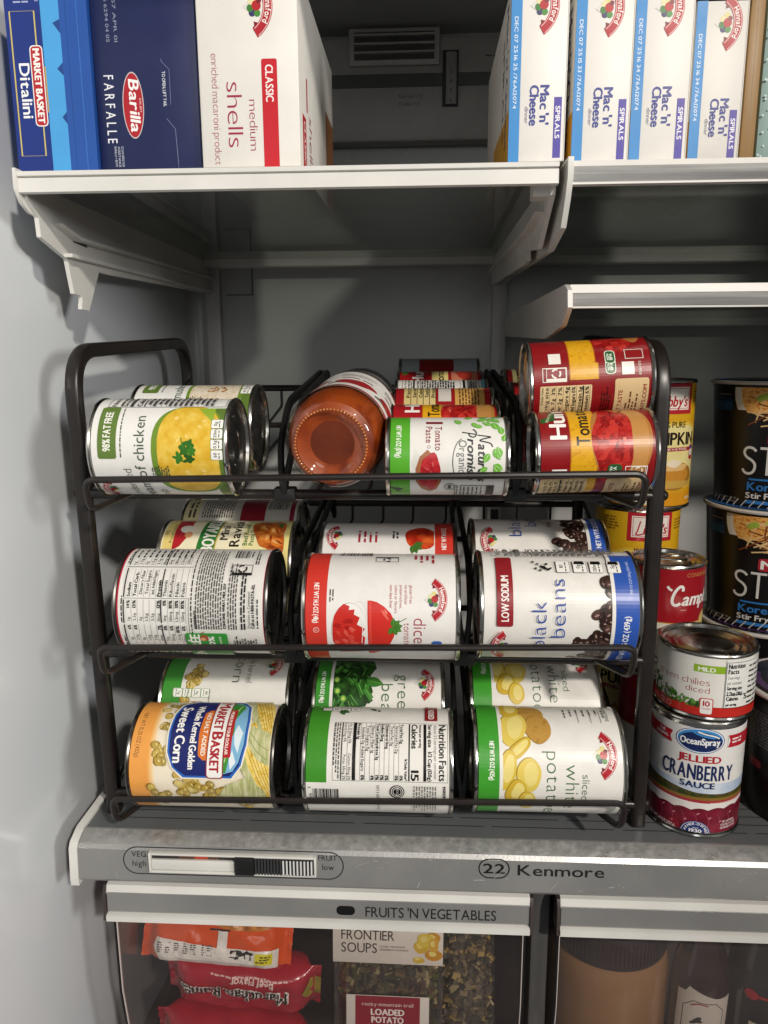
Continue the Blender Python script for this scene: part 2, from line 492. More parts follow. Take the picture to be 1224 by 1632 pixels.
# cold-air control housing high on the back wall
t = thing('control_housing', 'pale cold air control housing with louvre and dial high on the dark back wall', 'control panel', (0, 0, 0))
bm = BM(); box(bm, -.24, .155, .365, .39, .585, .69, .004); obj('housing', bm, mat('a19d97', rough=.4), t)
bm = BM(); box(bm, -.24, .155, .3635, .366, .6395, .6525); obj('stripe', bm, mat('4b4a48', rough=.4), t)
bm = BM(); box(bm, -.052, .046, .361, .3655, .660, .697, .002); lf = obj('louvre_frame', bm, mat('aca8a2', rough=.4), t)
bm = BM(); box(bm, -.046, .040, .3602, .3612, .6655, .6925); obj('louvre_recess', bm, mat('3f3d3a', rough=.5), t)
for k in range(3):
    bm = BM(); box(bm, -.046, .040, .356, .3606, .6705 + k * .0085, .6725 + k * .0085); obj('louvre_slat', bm, mat('aaa69f', rough=.4), t)
bm = BM(); box(bm, .049, .066, .362, .3655, .619, .674); dl = obj('dial_slot', bm, M_BLACK, t)
bm = BM(); box(bm, .0525, .064, .3600, .3625, .6205, .672, .0008); dw = obj('dial_wheel', bm, mat('8c8985', rough=.4), dl)
A = Art(ink)
for k, ch in enumerate(('3', '4', '5', '6')): A.T('2a2a2a', ch, 5.6, 30 - k * 9.5, 4.4, al='c', rot=0)
A.build('dial_numbers', on_front(.0525, .3600, .6205), dl)
A = Art(ink)
A.T('4b4845', 'Normal = C', 0, 6.5, 3.6); A.T('4b4845', 'Colder = E', 0, -1, 3.6)
A.micro('4b4845', 92, 46, 116, 49, 3)
A.build('printing', on_front(.002, .365, .622), t)

# ================================================================== shelves
SHZ = .4676
def fwd(pts, dy): return [(y + dy, z) for y, z in pts]
M_SHGLASS = clear('shelf_glass', 'dfe3df', gloss=.17, rough=.05, haze=.11, hazecol='a0a09c')
t = thing('refrigerator_shelf', 'white edged glass shelf under the pasta boxes, long bracket at its left end', 'shelf', (0, 0, 0))
obj('glass_panel', boxbm(-.2222, .110, -.030, .372, SHZ - .0045, SHZ - .0005), M_SHGLASS, t)
bm = BM()
prism(bm, fwd([(-.041, SHZ - .0130), (-.0403, SHZ - .0046), (-.0388, SHZ - .0040), (-.0414, SHZ - .0034), (-.0414, SHZ - .0008), (-.033, SHZ + .0004), (-.0215, SHZ + .0002),
           (-.0215, SHZ - .0008), (-.0335, SHZ - .0012), (-.0335, SHZ - .0125), (-.0385, SHZ - .0138)], .0048), 'x', -.2244, .1112)
obj('front_trim', bm, M_WHITE, t, smooth=20)
bm = BM(); box(bm, -.2222, .1104, .362, .382, SHZ - .013, SHZ + .004, .002); obj('rear_rail', bm, M_WHITE, t)
brL = [(-.030, .4600), (-.0300, .4515), (-.0176, .4427), (-.0166, .4308), (.0192, .4213), (.0255, .3983), (.0376, .3975),
       (.0380, .3935), (.0366, .3915), (.0362, .3880), (.0486, .3878), (.0718, .4185), (.0929, .4184), (.398, .4279), (.400, .4566), (.398, .4628), (-.02, .4628)]
bm = BM(); prism(bm, brL, 'x', -.2252, -.2222)
br = obj('shelf_bracket', bm, M_WHITE, t, smooth=20)
bm = BM()
prism(bm, [(.0, .4420), (.03, .4350), (.38, .4425), (.38, .4445), (.03, .4372)], 'x', -.2222, -.2150)
prism(bm, [(.015, .4222), (.38, .4282), (.38, .4302), (.015, .4246)], 'x', -.2222, -.2165)
obj('flange', bm, M_WHITE, br, smooth=20)
bm = BM(); prism(bm, [(.026, .4395), (.052, .4385), (.052, .4335), (.030, .4345)], 'x', -.2220, -.2215); obj('slot', bm, mat('3b3835', rough=.6), br)
bm = BM(); prism(bm, [(-.0375, SHZ + .0012), (-.0380, .4570), (-.0330, .4490), (-.0240, .4445), (-.006, .4435), (-.006, SHZ + .0012)], 'x', -.2266, -.2245)
obj('end_cap', bm, M_WHITE, t)
brR = [(-.030, .4600), (-.0250, .4500), (-.0155, .4448), (.0180, .4262), (.0240, .4245), (.0786, .4308), (.0769, .4237), (.0900, .4225), (.384, .4335), (.392, .4585), (.392, .4628), (-.02, .4628)]
bm = BM(); prism(bm, brR, 'x', .1082, .1112); b2 = obj('shelf_bracket', bm, M_WHITE, t, smooth=20)
bm = BM(); prism(bm, [(.0, .4450), (.05, .4400), (.38, .4455), (.38, .4475), (.05, .4422)], 'x', .1022, .1082)
prism(bm, [(-.026, .4600), (-.006, .4600), (-.006, .4500), (-.022, .4500)], 'x', .0980, .1082)
obj('flange', bm, M_WHITE, b2, smooth=20)

t = thing('refrigerator_shelf', 'chrome fronted glass shelf under the row of boxed pasta dinners at upper right', 'shelf', (0, 0, 0))
obj('glass_panel', boxbm(.1215, .554, -.026, .372, SHZ - .0045, SHZ - .0005), M_SHGLASS, t)
bm = BM()
prism(bm, fwd([(-.040, SHZ - .0120), (-.0425, SHZ - .008), (-.0405, SHZ - .0032), (-.036, SHZ - .003), (-.036, SHZ - .0120)], .0065), 'x', .1195, .555); obj('chrome_band', bm, M_CHROME, t)
bm = BM()
prism(bm, fwd([(-.0400, SHZ - .0030), (-.039, SHZ + .0004), (-.0215, SHZ + .0004), (-.0215, SHZ - .0005), (-.0358, SHZ - .001), (-.0358, SHZ - .0030)], .0065), 'x', .1195, .555)
prism(bm, fwd([(-.0405, SHZ - .0134), (-.0405, SHZ - .0122), (-.034, SHZ - .0122), (-.034, SHZ - .0134)], .0065), 'x', .1195, .555)
obj('front_trim', bm, M_WHITE, t, smooth=20)
bm = BM(); prism(bm, [(-.0395, SHZ + .0012), (-.0400, .4570), (-.034, .4460), (-.022, .4310), (.02, .4230), (.385, .4330), (.385, SHZ - .006), (-.02, SHZ + .0015)], 'x', .1158, .1192); obj('shelf_bracket', bm, M_WHITE, t)
bm = BM(); box(bm, .124, .554, .362, .382, SHZ - .013, SHZ + .004, .002); obj('rear_rail', bm, M_WHITE, t)

M2 = .3985
t = thing('refrigerator_shelf', 'short empty glass shelf with chrome front edge above the right end of the can rack', 'shelf', (0, 0, 0))
obj('glass_panel', boxbm(.129, .554, .012, .372, M2 - .0045, M2 - .0005), M_SHGLASS, t)
bm = BM(); prism(bm, [(-.0010, M2 - .0135), (-.0035, M2 - .009), (-.0015, M2 - .0055), (.004, M2 - .0050), (.004, M2 - .0135)], 'x', .1275, .555); obj('chrome_band', bm, M_CHROME, t)
bm = BM()
prism(bm, [(-.001, M2 - .0052), (.0005, M2 + .0003), (.018, M2 + .0004), (.018, M2 - .0005), (.0042, M2 - .001), (.0042, M2 - .0050)], 'x', .1275, .555)
prism(bm, [(-.0012, M2 - .0150), (-.0012, M2 - .0138), (.005, M2 - .0138), (.005, M2 - .0150)], 'x', .1275, .555)
obj('front_trim', bm, M_WHITE, t, smooth=20)
bm = BM(); prism(bm, [(.0017, .3990), (-.010, .3945), (-.013, .3833), (.006, .3725), (.0448, .3683), (.0791, .3656), (.10, .3662), (.385, .3760), (.385, .3990)], 'x', .1240, .1272)
br = obj('shelf_bracket', bm, M_WHITE, t)
for y, z in ((.035, .3795), (.055, .3745), (.030, .3735)):
    bm = BM(); lathe(bm, [(0, .0006), (.0012, .0005), (.0014, 0)], 12)
    o = obj('rivet', bm, M_WHITE, br); o.location = (.1239, y, z); o.rotation_euler = (0, -pi / 2, 0)
bm = BM(); box(bm, .130, .554, .362, .382, M2 - .013, M2 + .004, .002); obj('rear_rail', bm, M_WHITE, t)

# ------------------------------------------------------------------ crisper cover shelf: grey glass, aluminium front with the humidity slide
t = thing('crisper_cover', 'grey glass bottom shelf with scratched aluminium front and humidity slide', 'shelf', (0, 0, 0))
M_CGLASS = mat('67696a', rough=.16, var=.08, scale=8, spec=.5, rvar=.35, bump=.02, bscale=50)
obj('glass_panel', boxbm(-.2285, .554, -.0235, .385, -.0055, 0), M_CGLASS, t)
A = Art(lambda h: mat(h, rough=.3))
rr = random.Random(5)
for k in range(9):
    y = -8 + k * 10.5
    x = -205 + rr.uniform(0, 6)
    A.hold()
    while x < 545:
        ln = rr.choice((75, 82, 92)); A.rect('2b2b2c', x, y, x + ln, y + .9); x += ln + 6.5
    A.hold(False)
A.build('printed_lines', lambda u, v, d: (u / 1000, v / 1000, .0002 + d), t)
bm = BM()
prof = [(-.0375, -.0335), (-.0392, -.0310), (-.0372, -.0070), (-.0350, -.0040), (-.0310, -.0015), (-.0235, .0006), (-.0215, .0006), (-.0215, -.0012), (-.030, -.0040), (-.033, -.008), (-.0345, -.0335)]
prism(bm, prof, 'x', -.2265, .555)
ft = obj('front_trim', bm, M_ALU, t, smooth=20)
bm = BM(); prism(bm, [(-.0352, -.0037), (-.0312, -.0012), (-.0236, .0009), (-.0236, .0007), (-.0312, -.0014), (-.0352, -.0039)], 'x', -.2262, .555)
obj('worn_lip', bm, M_ALUTOP, t, smooth=20)
bm = BM(); prism(bm, [(-.0400, -.0365), (-.0405, -.0315), (-.0385, -.0065), (-.0355, -.0025), (-.0235, .0022), (.30, .0022), (.30, -.004), (-.02, -.008), (-.03, -.0365)], 'x', -.2330, -.2268)
obj('end_cap', bm, M_WHITE, t)
def on_trim(u, v, d):              # the aluminium face leans back a little towards its top edge
    y = -.0392 + (.0020 * (v + 31.0) / 24.0)
    return (u / 1000, y - .00012 - d, v / 1000)
A = Art(lambda h: mat(h, rough=.42))
def pill(A, x0, y0, x1, y1, w, c):
    r = (y1 - y0) / 2; pts = [(x1 - r + r * cos(radians(a)), y0 + r + r * sin(radians(a))) for a in range(-90, 91, 15)] + [(x0 + r + r * cos(radians(a)), y0 + r + r * sin(radians(a))) for a in range(90, 271, 15)]
    A.stroke(c, pts, w, closed=True)
pill(A, -192, -25.5, -27, -4.5, .75, '141414')
A.T('1a1a1a', 'VEG.', -173.6, -12.2, 4.2, w=12.2, al='r'); A.T('1a1a1a', 'high', -175, -19.6, 4.4, w=10.2, al='r')
A.T('1a1a1a', 'FRUIT', -45.5, -11.0, 4.2, w=13.8); A.T('1a1a1a', 'low', -42.5, -18.4, 4.4, w=8.6)
A.rect('2a2725', -170.4, -21.4, -48.2, -8.0)
A.rect('5a3a2a', -150, -12.6, -120, -8.4); A.rect('b8402a', -138, -12.6, -128, -8.4)
pill(A, 72.4, -20.6, 94.2, -6.2, .9, '161616')
A.T('161616', '22', 83.3, -17.0, 7.2, w=15.5, al='c', bold=.45)
A.T('1a1a1a', 'Kenmore', 100.5, -18.0, 8.0, w=62, bold=.25, sx=1.3)
q = random.Random(21)
for i in range(90):                # scratches and dings in the soft metal
    x, y, a = q.uniform(-200, 545), q.uniform(-30, -8), q.gauss(0, 40)
    l = abs(q.gauss(0, 5)) + 1
    if -195 < x < -24: continue
    A.stroke(q.choice(('c9c7c3', 'bfbdb8', '8a8886', 'd8d6d2')), [(x - l / 2 * cos(radians(a)), max(-30.5, min(-7.5, y - l / 2 * sin(radians(a))))), (x, y + q.uniform(-.3, .3)), (x + l / 2 * cos(radians(a)), max(-30.5, min(-7.5, y + l / 2 * sin(radians(a)))))], q.uniform(.12, .32))
A.build('printing', on_trim, ft)
bm = BM()
for a in ((-.1718, -.1702, -.0228, -.0066), (-.0484, -.0468, -.0228, -.0066), (-.1702, -.0484, -.0228, -.0212), (-.1702, -.0484, -.0082, -.0066)): box(bm, a[0], a[1], -.0414, -.0372, a[2], a[3], .0004)
obj('slot_bezel', bm, M_WHITE, t)
bm = BM(); box(bm, -.1700, -.104, -.0399, -.0374, -.0208, -.0128, .0004); obj('shutter', bm, M_WHITE, t)
bm = BM()
box(bm, -.107, -.0925, -.0428, -.0386, -.0220, -.0074, .0006)
sl = obj('humidity_slide', bm, M_RUB, t)
bm = BM(); box(bm, -.0925, -.0484, -.0406, -.0386, -.0214, -.0080)
for k in range(19): box(bm, -.0918 + k * .0023, -.0906 + k * .0023, -.0424, -.0406, -.0210, -.0084)
obj('ribs', bm, mat('3a3a3b', rough=.35), sl)
bm = BM(); box(bm, -.0875, -.0865, -.0412, -.0406, -.0205, -.0088)
for k in range(9): box(bm, -.0713 + k * .0026, -.0701 + k * .0026, -.04255, -.0424, -.0205, -.0088)
obj('rib_marks', bm, mat('d9d9d6', rough=.4), sl)

# ------------------------------------------------------------------ crisper drawers
M_CLEAR = clear('clear_drawer_plastic', 'f6f4f3', gloss=.06, rough=.03, haze=.016, hazecol='b0a0a2')
def drawer(x0, x1, label, text):
    t = thing('crisper_bin', label, 'drawer', (0, 0, 0), group='clear crisper drawers')
    bm = BM()
    prism(bm, [(-.0300, -.0662), (-.0318, -.0640), (-.0312, -.0492), (-.0285, -.0470), (-.020, -.0470), (-.020, -.0662)], 'x', x0 + .003, x1 - .003)
    h = obj('handle_face', bm, M_ALU, t, smooth=20)
    bm = BM()
    prism(bm, [(-.0310, -.0498), (-.0290, -.0435), (-.0120, -.0405), (-.0120, -.0470), (-.0282, -.0474)], 'x', x0 + .0025, x1 - .0025)
    prism(bm, [(-.0345, -.0715), (-.0345, -.0672), (-.0319, -.0663), (-.0200, -.0663), (-.0200, -.0715)], 'x', x0 + .0025, x1 - .0025)
    obj('handle_rim', bm, M_WHITE, t, smooth=20)
    for a in (x0, x1 - .0024):
        bm = BM(); prism(bm, [(-.0340, -.0712), (-.0330, -.0665), (-.0325, -.0500), (-.0290, -.0440), (-.018, -.0440), (-.018, -.0712)], 'x', a, a + .0024)
        obj('handle_cap', bm, mat('3f3634', rough=.4), t)
    xa, xb = x0 + .003, x1 - .004
    front = [(-.020, -.0716), (-.020, -.145), (-.012, -.20), (.004, -.26), (.02, -.32)]
    bm = BM()
    for (y, z), (y2, z2) in zip(front, front[1:]):
        v = [bm.verts.new(p) for p in ((xa, y, z), (xb, y, z), (xb, y2, z2), (xa, y2, z2))]; bm.faces.new(v)
    bmesh.ops.remove_doubles(bm, verts=bm.verts, dist=1e-5)
    bmesh.ops.solidify(bm, geom=list(bm.faces), thickness=.0016)
    obj('front_panel', bm, M_CLEAR, t)
    for a, s in ((xa, 1), (xb, -1)):
        bm = BM(); tube(bm, [(a, y - .0012, z) for y, z in front], 0, 8, sq=(.0028, .0016, (0, 1, 0)))
        obj('panel_edge', bm, M_BLACK, t)
        bm = BM(); tube(bm, [(a + s * .0016, y - .0012, z) for y, z in front], 0, 8, sq=(.0022, .0008, (0, 1, 0)))
        obj('panel_bevel', bm, mat('c8bdb8', rough=.3), t)
    for a in (xa, xb - .0015): obj('side_panel', boxbm(a, a + .0015, -.0185, .33, -.32, -.07), M_CLEAR, t)
    bm = BM(); box(bm, xa, xb, .022, .33, -.323, -.320); obj('bottom_panel', bm, M_CLEAR, t)
    if text:
        A = Art(lambda h: mat(h, rough=.4))
        A.rrect('0c0c0c', -33.5, -61.2, -19.5, -53.6, 3.4)
        A.T('1a1a1a', "FRUITS 'N VEGETABLES", -11.5, -62.0, 8.2, w=98, sx=.9)
        A.build('printing', lambda u, v, d: (u / 1000, -.0313 - .0006 * (-v - 50) / 16 - .0002 - d, v / 1000), h)
    return t
drawer(-.2135, .1140, 'left clear crisper drawer with metal handle lettered for fruits and vegetables', True)
drawer(.1315, .553, 'right clear crisper drawer with plain bright metal handle, jars inside', False)
bm = BM(); box(bm, .1160, .1300, -.012, .36, -.34, -.040, .002)
thing('', 'dark grey upright divider standing between the two crisper drawers', 'divider', mesh=obj('drawer_divider', bm, mat('4a4948', rough=.4), None))

# ================================================================== the can rack
t = rack = thing('can_rack', 'dark brown wire can rack of three tilted tiers standing on the grey glass shelf', 'can rack', (0, 0, 0))
LX, RX = -.2122, .1952
for x in (LX, RX):
    bm = BM()
    xt = x - (.0050 if x < 0 else .0036)          # the uprights lean a little to the left
    pts = fillet([(x, 0, .0012), (xt, 0, .357), (xt, .262, .3685), (x, .262, .0012)], .034, 10)
    tube(bm, pts, 0, 16, sq=(.0105, .0105, (1, 0, 0)))
    f = obj('side_frame', bm, M_RACK, t)
TZ = ((.2745, .2795, .2565), (.1585, .1640, .1345), (.0440, .0505, .0185))
for zl, zr, zb in TZ:
    bm = BM()
    a, b = -.1905, .1705
    pts = [(a + .013, -.0055, zb + .0015), (a, -.047, zl - .0215), (a - .0005, -.0515, zl), (b, -.0515, zr), (b - .001, -.047, zr - .0225), (b - .014, -.0055, zb + .0015)]
    tube(bm, fillet(pts, .008, 6), .0023, 10); obj('front_rail', bm, M_RACK, t)
    bm = BM(); tube(bm, [(LX - .0146 * zb, -.0015, zb), (RX - .0105 * zb, -.0015, zb)], .0037, 12); obj('shelf_bar', bm, M_RACK, t)
    for x in (LX - .0146 * zb - .0052, RX - .0105 * zb + .0052):
        bm = BM(); lathe(bm, [(0, .0034), (.0022, .0030), (.0036, .0014), (.0039, 0)], 16)
        o = obj('bolt_cap', bm, M_RACK, t); o.location = (x, 0, zb); o.rotation_euler = (0, pi / 2 if x > 0 else -pi / 2, 0)
    bm = BM()
    zr_ = zb + .0035 + .24 * .088
    for x in (-.176, -.142, -.106, -.044, -.008, .030, .080, .122, .160):
        tube(bm, [(x, -.003, zb + .0037), (x, .262, zr_ + .004)], .0017, 8)
    obj('tray_wires', bm, M_RACK, t)
    bm = BM()
    tube(bm, [(LX, .262, zr_ + .002), (RX, .262, zr_ + .002)], .0030, 10)
    tube(bm, [(LX, .262, zr_ + .0405), (RX, .262, zr_ + .0405)], .0033, 10)
    for k, x in enumerate((-.155, -.118, -.075, -.045, -.012, .020, .055, .095, .13, .165)):
        tube(bm, fillet([(x, .2625, zr_ + .0405), (x, .2625, zr_ + .022), (x - .017, .2625, zr_ + .001)], .003, 3), .0014, 6)
    obj('back_stop', bm, M_RACK, t)
    for x in (LX, RX):       # slanting side wires of the tier
        bm = BM(); tube(bm, [(x, .004, zb + .004), (x, .258, zb + .074)], .0017, 8); obj('side_wire', bm, M_RACK, t)
for k, (zl, zr, zb) in enumerate(TZ):
    for x in ((-.0680, .0945) if k == 0 else (-.0645, .0610)):
        bm = BM()
        for dx in (-.0030, .0030):
            pts = [(x, -.003, zb - .001), (x + dx * .4, -.006, zb + .010), (x + dx * 1.6, .010, zb + .034), (x + dx * 1.6, .050, zb + .062), (x + dx, .235, zb + .082), (x, .262, zb + .052)]
            tube(bm, fillet(pts, .016, 6), 0, 8, sq=(.0042, .0075, (1, 0, 0)))
        box(bm, x - .0078, x + .0078, -.0072, .0045, zb - .0045, zb + .0052, .0015)
        obj('lane_divider', bm, M_RUB, t)

# ================================================================== cans
def can_profile(R, L, rl):
    e = .0042
    return [(0, .0036), (R * .35, .0036), (R * .37, .0030), (R * .62, .0030), (R * .64, .0038), (R * .86, .0036), (R - .0032, .0030), (R - .0027, .0008), (R - .0014, 0),
            (R - .0004, .0006), (R, .0016), (R - .0005, .0028), (R - .0016, .0034), (rl - .0004, e), (rl - .0003, L - e), (R - .0016, L - .0034), (R - .0005, L - .0028),
            (R, L - .0016), (R - .0004, L - .0006), (R - .0014, L), (R - .0027, L - .0008), (R - .0032, L - .0036)]
def lid_bm(R, L):
    bm = BM()
    p = [(R - .0030, L - .0036), (R * .86, L - .0042), (R * .82, L - .0030), (R * .76, L - .0042), (R * .68, L - .0030), (R * .62, L - .0042), (R * .54, L - .0031), (R * .48, L - .0040), (0, L - .0038)]
    lathe(bm, p, 64); return bm
_TIN = {}
def food_can(name, label, R, L, art, loc, rot=(0, 0, 0), top=None, spin=0., group='food cans', base=None, tin=None, lid=True, cat='food can', lab=(3.4, 3.4)):
    """standing can at loc, or lying along X with its top to the left ('L') or right ('R')"""
    t = bpy.data.objects.new(name, None); COL.objects.link(t); t.empty_display_size = .01
    thing(name, label, cat, (0, 0, 0), (0, 0, 0), group, mesh=t)
    tin = tin or M_TIN; rl = R - .0011
    key = (R, L, tin.name)
    if key not in _TIN:
        b1, b2 = BM(), lid_bm(R, L); lathe(b1, can_profile(R, L, rl), NSEG)
        o1 = obj('can_body', b1, tin, t, 30); o2 = obj('lid', b2, tin, t, 30); _TIN[key] = (o1, o2)
    else:
        for o in _TIN[key]:
            c = o.copy(); COL.objects.link(c); c.parent = t
    a0 = Art(); C2 = pi * rl * 1000
    bg = base if not isinstance(base, str) else ink(base)
    a0.add(bg, [[(-C2, lab[0]), (C2, lab[0]), (C2, L * 1000 - lab[1]), (-C2, L * 1000 - lab[1])]])
    for z, m, p in art.it: a0.it.append((z + 1, m, p))
    a0.build('paper_label', on_can(rl), t, sx=2 * pi * rl * 1000 / NSEG, ylim=(lab[0], L * 1000 - lab[1]))
    M = Matrix.Translation(loc)
    if top == 'L': M = M @ Matrix.Translation((0, 0, 0)) @ Matrix.Rotation(rot[1], 4, 'Y') @ Matrix.Rotation(rot[2], 4, 'Z') @ Matrix.Rotation(radians(-90), 4, 'Y')
    elif top == 'R': M = M @ Matrix.Rotation(rot[1], 4, 'Y') @ Matrix.Rotation(rot[2], 4, 'Z') @ Matrix.Rotation(radians(90), 4, 'Y')
    else: M = M @ Matrix.Rotation(rot[2], 4, 'Z')
    M = M @ Matrix.Rotation(spin, 4, 'Z')
    t.matrix_world = M
    return t
def lying(X0, X1, Y, Z, top):          # base point of a lying can
    return ((X1 if top == 'L' else X0) / 1000, Y / 1000, Z / 1000)

def emblem(A, x, y, w, rot=0.):
    """arched red banner lettered over a little heap of fruit"""
    c, d = cos(radians(rot)), sin(radians(rot))
    def P(u, v): return (x + (u * c - v * d) * w, y + (u * d + v * c) * w)
    def arc(R, a0, a1, n=14, cy=-.42): return [P(R * cos(radians(a0 + (a1 - a0) * i / n)), cy + R * sin(radians(a0 + (a1 - a0) * i / n))) for i in range(n + 1)]
    A.poly('d8d6d0', [P(-.13, -.14), P(.15, -.14), P(.02, -.34)])
    for u, v, r, h in ((-.17, -.02, .075, 'd8cf86'), (.15, -.10, .08, '3b3568'), (.05, -.14, .085, '3f7a35'), (-.09, -.12, .075, 'e2d7a6'), (.16, .02, .075, '4a8a3a'), (.0, .0, .11, 'b3242b'), (-.1, .06, .06, '7d2230')):
        A.ell(h, *P(u, v), r * w, r * w, 0, 14)
    A.poly('7a1620', [P(-.50, .02), P(-.38, .10), P(-.33, -.07), P(-.42, -.06), P(-.46, -.10)])
    A.poly('7a1620', [P(.50, .02), P(.38, .10), P(.33, -.07), P(.42, -.06), P(.46, -.10)])
    A.poly('b02530', arc(.80, 33, 147) + arc(.575, 146, 34))
    A.stroke('e8c9c4', arc(.775, 36, 144), .016 * w); A.stroke('e8c9c4', arc(.600, 37, 143), .016 * w)
    A.arcT('f4efe9', 'Hannaford', *P(0, -.42), .632 * w, .125 * w, mid=90 + rot, bold=.012 * w, sx=.92, space=.10)

def nutri(A, x0, y0, x1, y1, seed=1, title=True, bg=None, k='101010', rows=13):
    """a nutrition panel: box, heading, heavy rules, rows"""
    if bg: A.rect(bg, x0, y0, x1, y1)
    A.frame(k, x0, y0, x1, y1, .35); H = y1 - y0; W = x1 - x0; r = random.Random(seed)
    A.T(k, 'Nutrition Facts', x0 + 1.2, y1 - H * .070, H * .038, w=W - 2.4, bold=.12)
    A.micro(k, x0 + 1.2, y1 - H * .125, x1 - 1, y1 - H * .085, H * .04, seed=seed)
    A.T(k, 'Serving size', x0 + 1.2, y1 - H * .165, H * .030, w=W * .4, bold=.2)
    A.rect(k, x0 + .8, y1 - H * .215, x1 - .8, y1 - H * .185)
    A.T(k, 'Calories', x0 + 1.2, y1 - H * .285, H * .042, w=W * .46, bold=.3)
    A.rect(k, x0 + .8, y1 - H * .315, x1 - .8, y1 - H * .303)
    y = y1 - H * .355; st = H * .58 / rows
    for i in range(rows):
        ind = r.choice((1.2, 1.2, 3.4))
        A.micro(k, x0 + ind, y, x0 + ind + W * r.uniform(.35, .62), y + st * .98, st * .97, h=.5, seed=seed * 31 + i, ragged=0)
        A.micro(k, x1 - 5, y, x1 - 1.2, y + st * .98, st * .97, h=.5, seed=seed * 37 + i, ragged=0)
        A.rect(k, x0 + .8, y - st * .16, x1 - .8, y - st * .08); y -= st
def icons(A, x0, y, n, w, h, gap, texts, line='5a6a4a', fg='2e3a28', bg='f2f0ea', cap_=None):
    for i in range(n):
        a = x0 + i * (w + gap)
        A.rrect(line, a - .25, y - .25, a + w + .25, y + h + .25, .9); A.rrect(bg, a, y, a + w, y + h, .8)
        A.T(fg, texts[i], a + w / 2, y + h * .50, h * .28, al='c', bold=.12)
        A.micro(fg, a + .6, y + h * .12, a + w - .6, y + h * .42, h * .17, seed=i + 9, ragged=.1)
        if cap_: A.rrect(cap_, a + .4, y + h * .82, a + w - .4, y + h - .2, .3)
def recycle(A, x0, y0, w, h, k='141414', bg='f0eee8'):
    A.frame(k, x0, y0, x0 + w, y0 + h, .35)
    A.rect(k, x0 + w * .04, y0 + .1, x0 + w * .22, y0 + h - .1)
    cx, cy, r = x0 + w * .6, y0 + h * .5, min(w, h) * .33
    for i in range(3):
        a0 = 90 + 120 * i
        A.stroke(k, [(cx + r * cos(radians(a0 + q)), cy + r * sin(radians(a0 + q))) for q in (12, 40, 68, 92)], r * .42)
def leaf(A, x, y, l, rot, m='6fb53c', vein='d9efc4'):
    c, d = cos(radians(rot)), sin(radians(rot)); pts = []
    for i in range(13):
        t = i / 12; w = .30 * sin(pi * t ** .8) * l; pts.append((t * l, w))
    pts += [(t * l, -.30 * sin(pi * t ** .8) * l) for t in [1 - i / 12 for i in range(1, 12)]]
    A.poly(m, [(x + u * c - v * d, y + u * d + v * c) for u, v in pts])
    A.stroke(vein, [(x + u * c, y + u * d) for u in (l * .15, l * .55, l * .9)], .25)

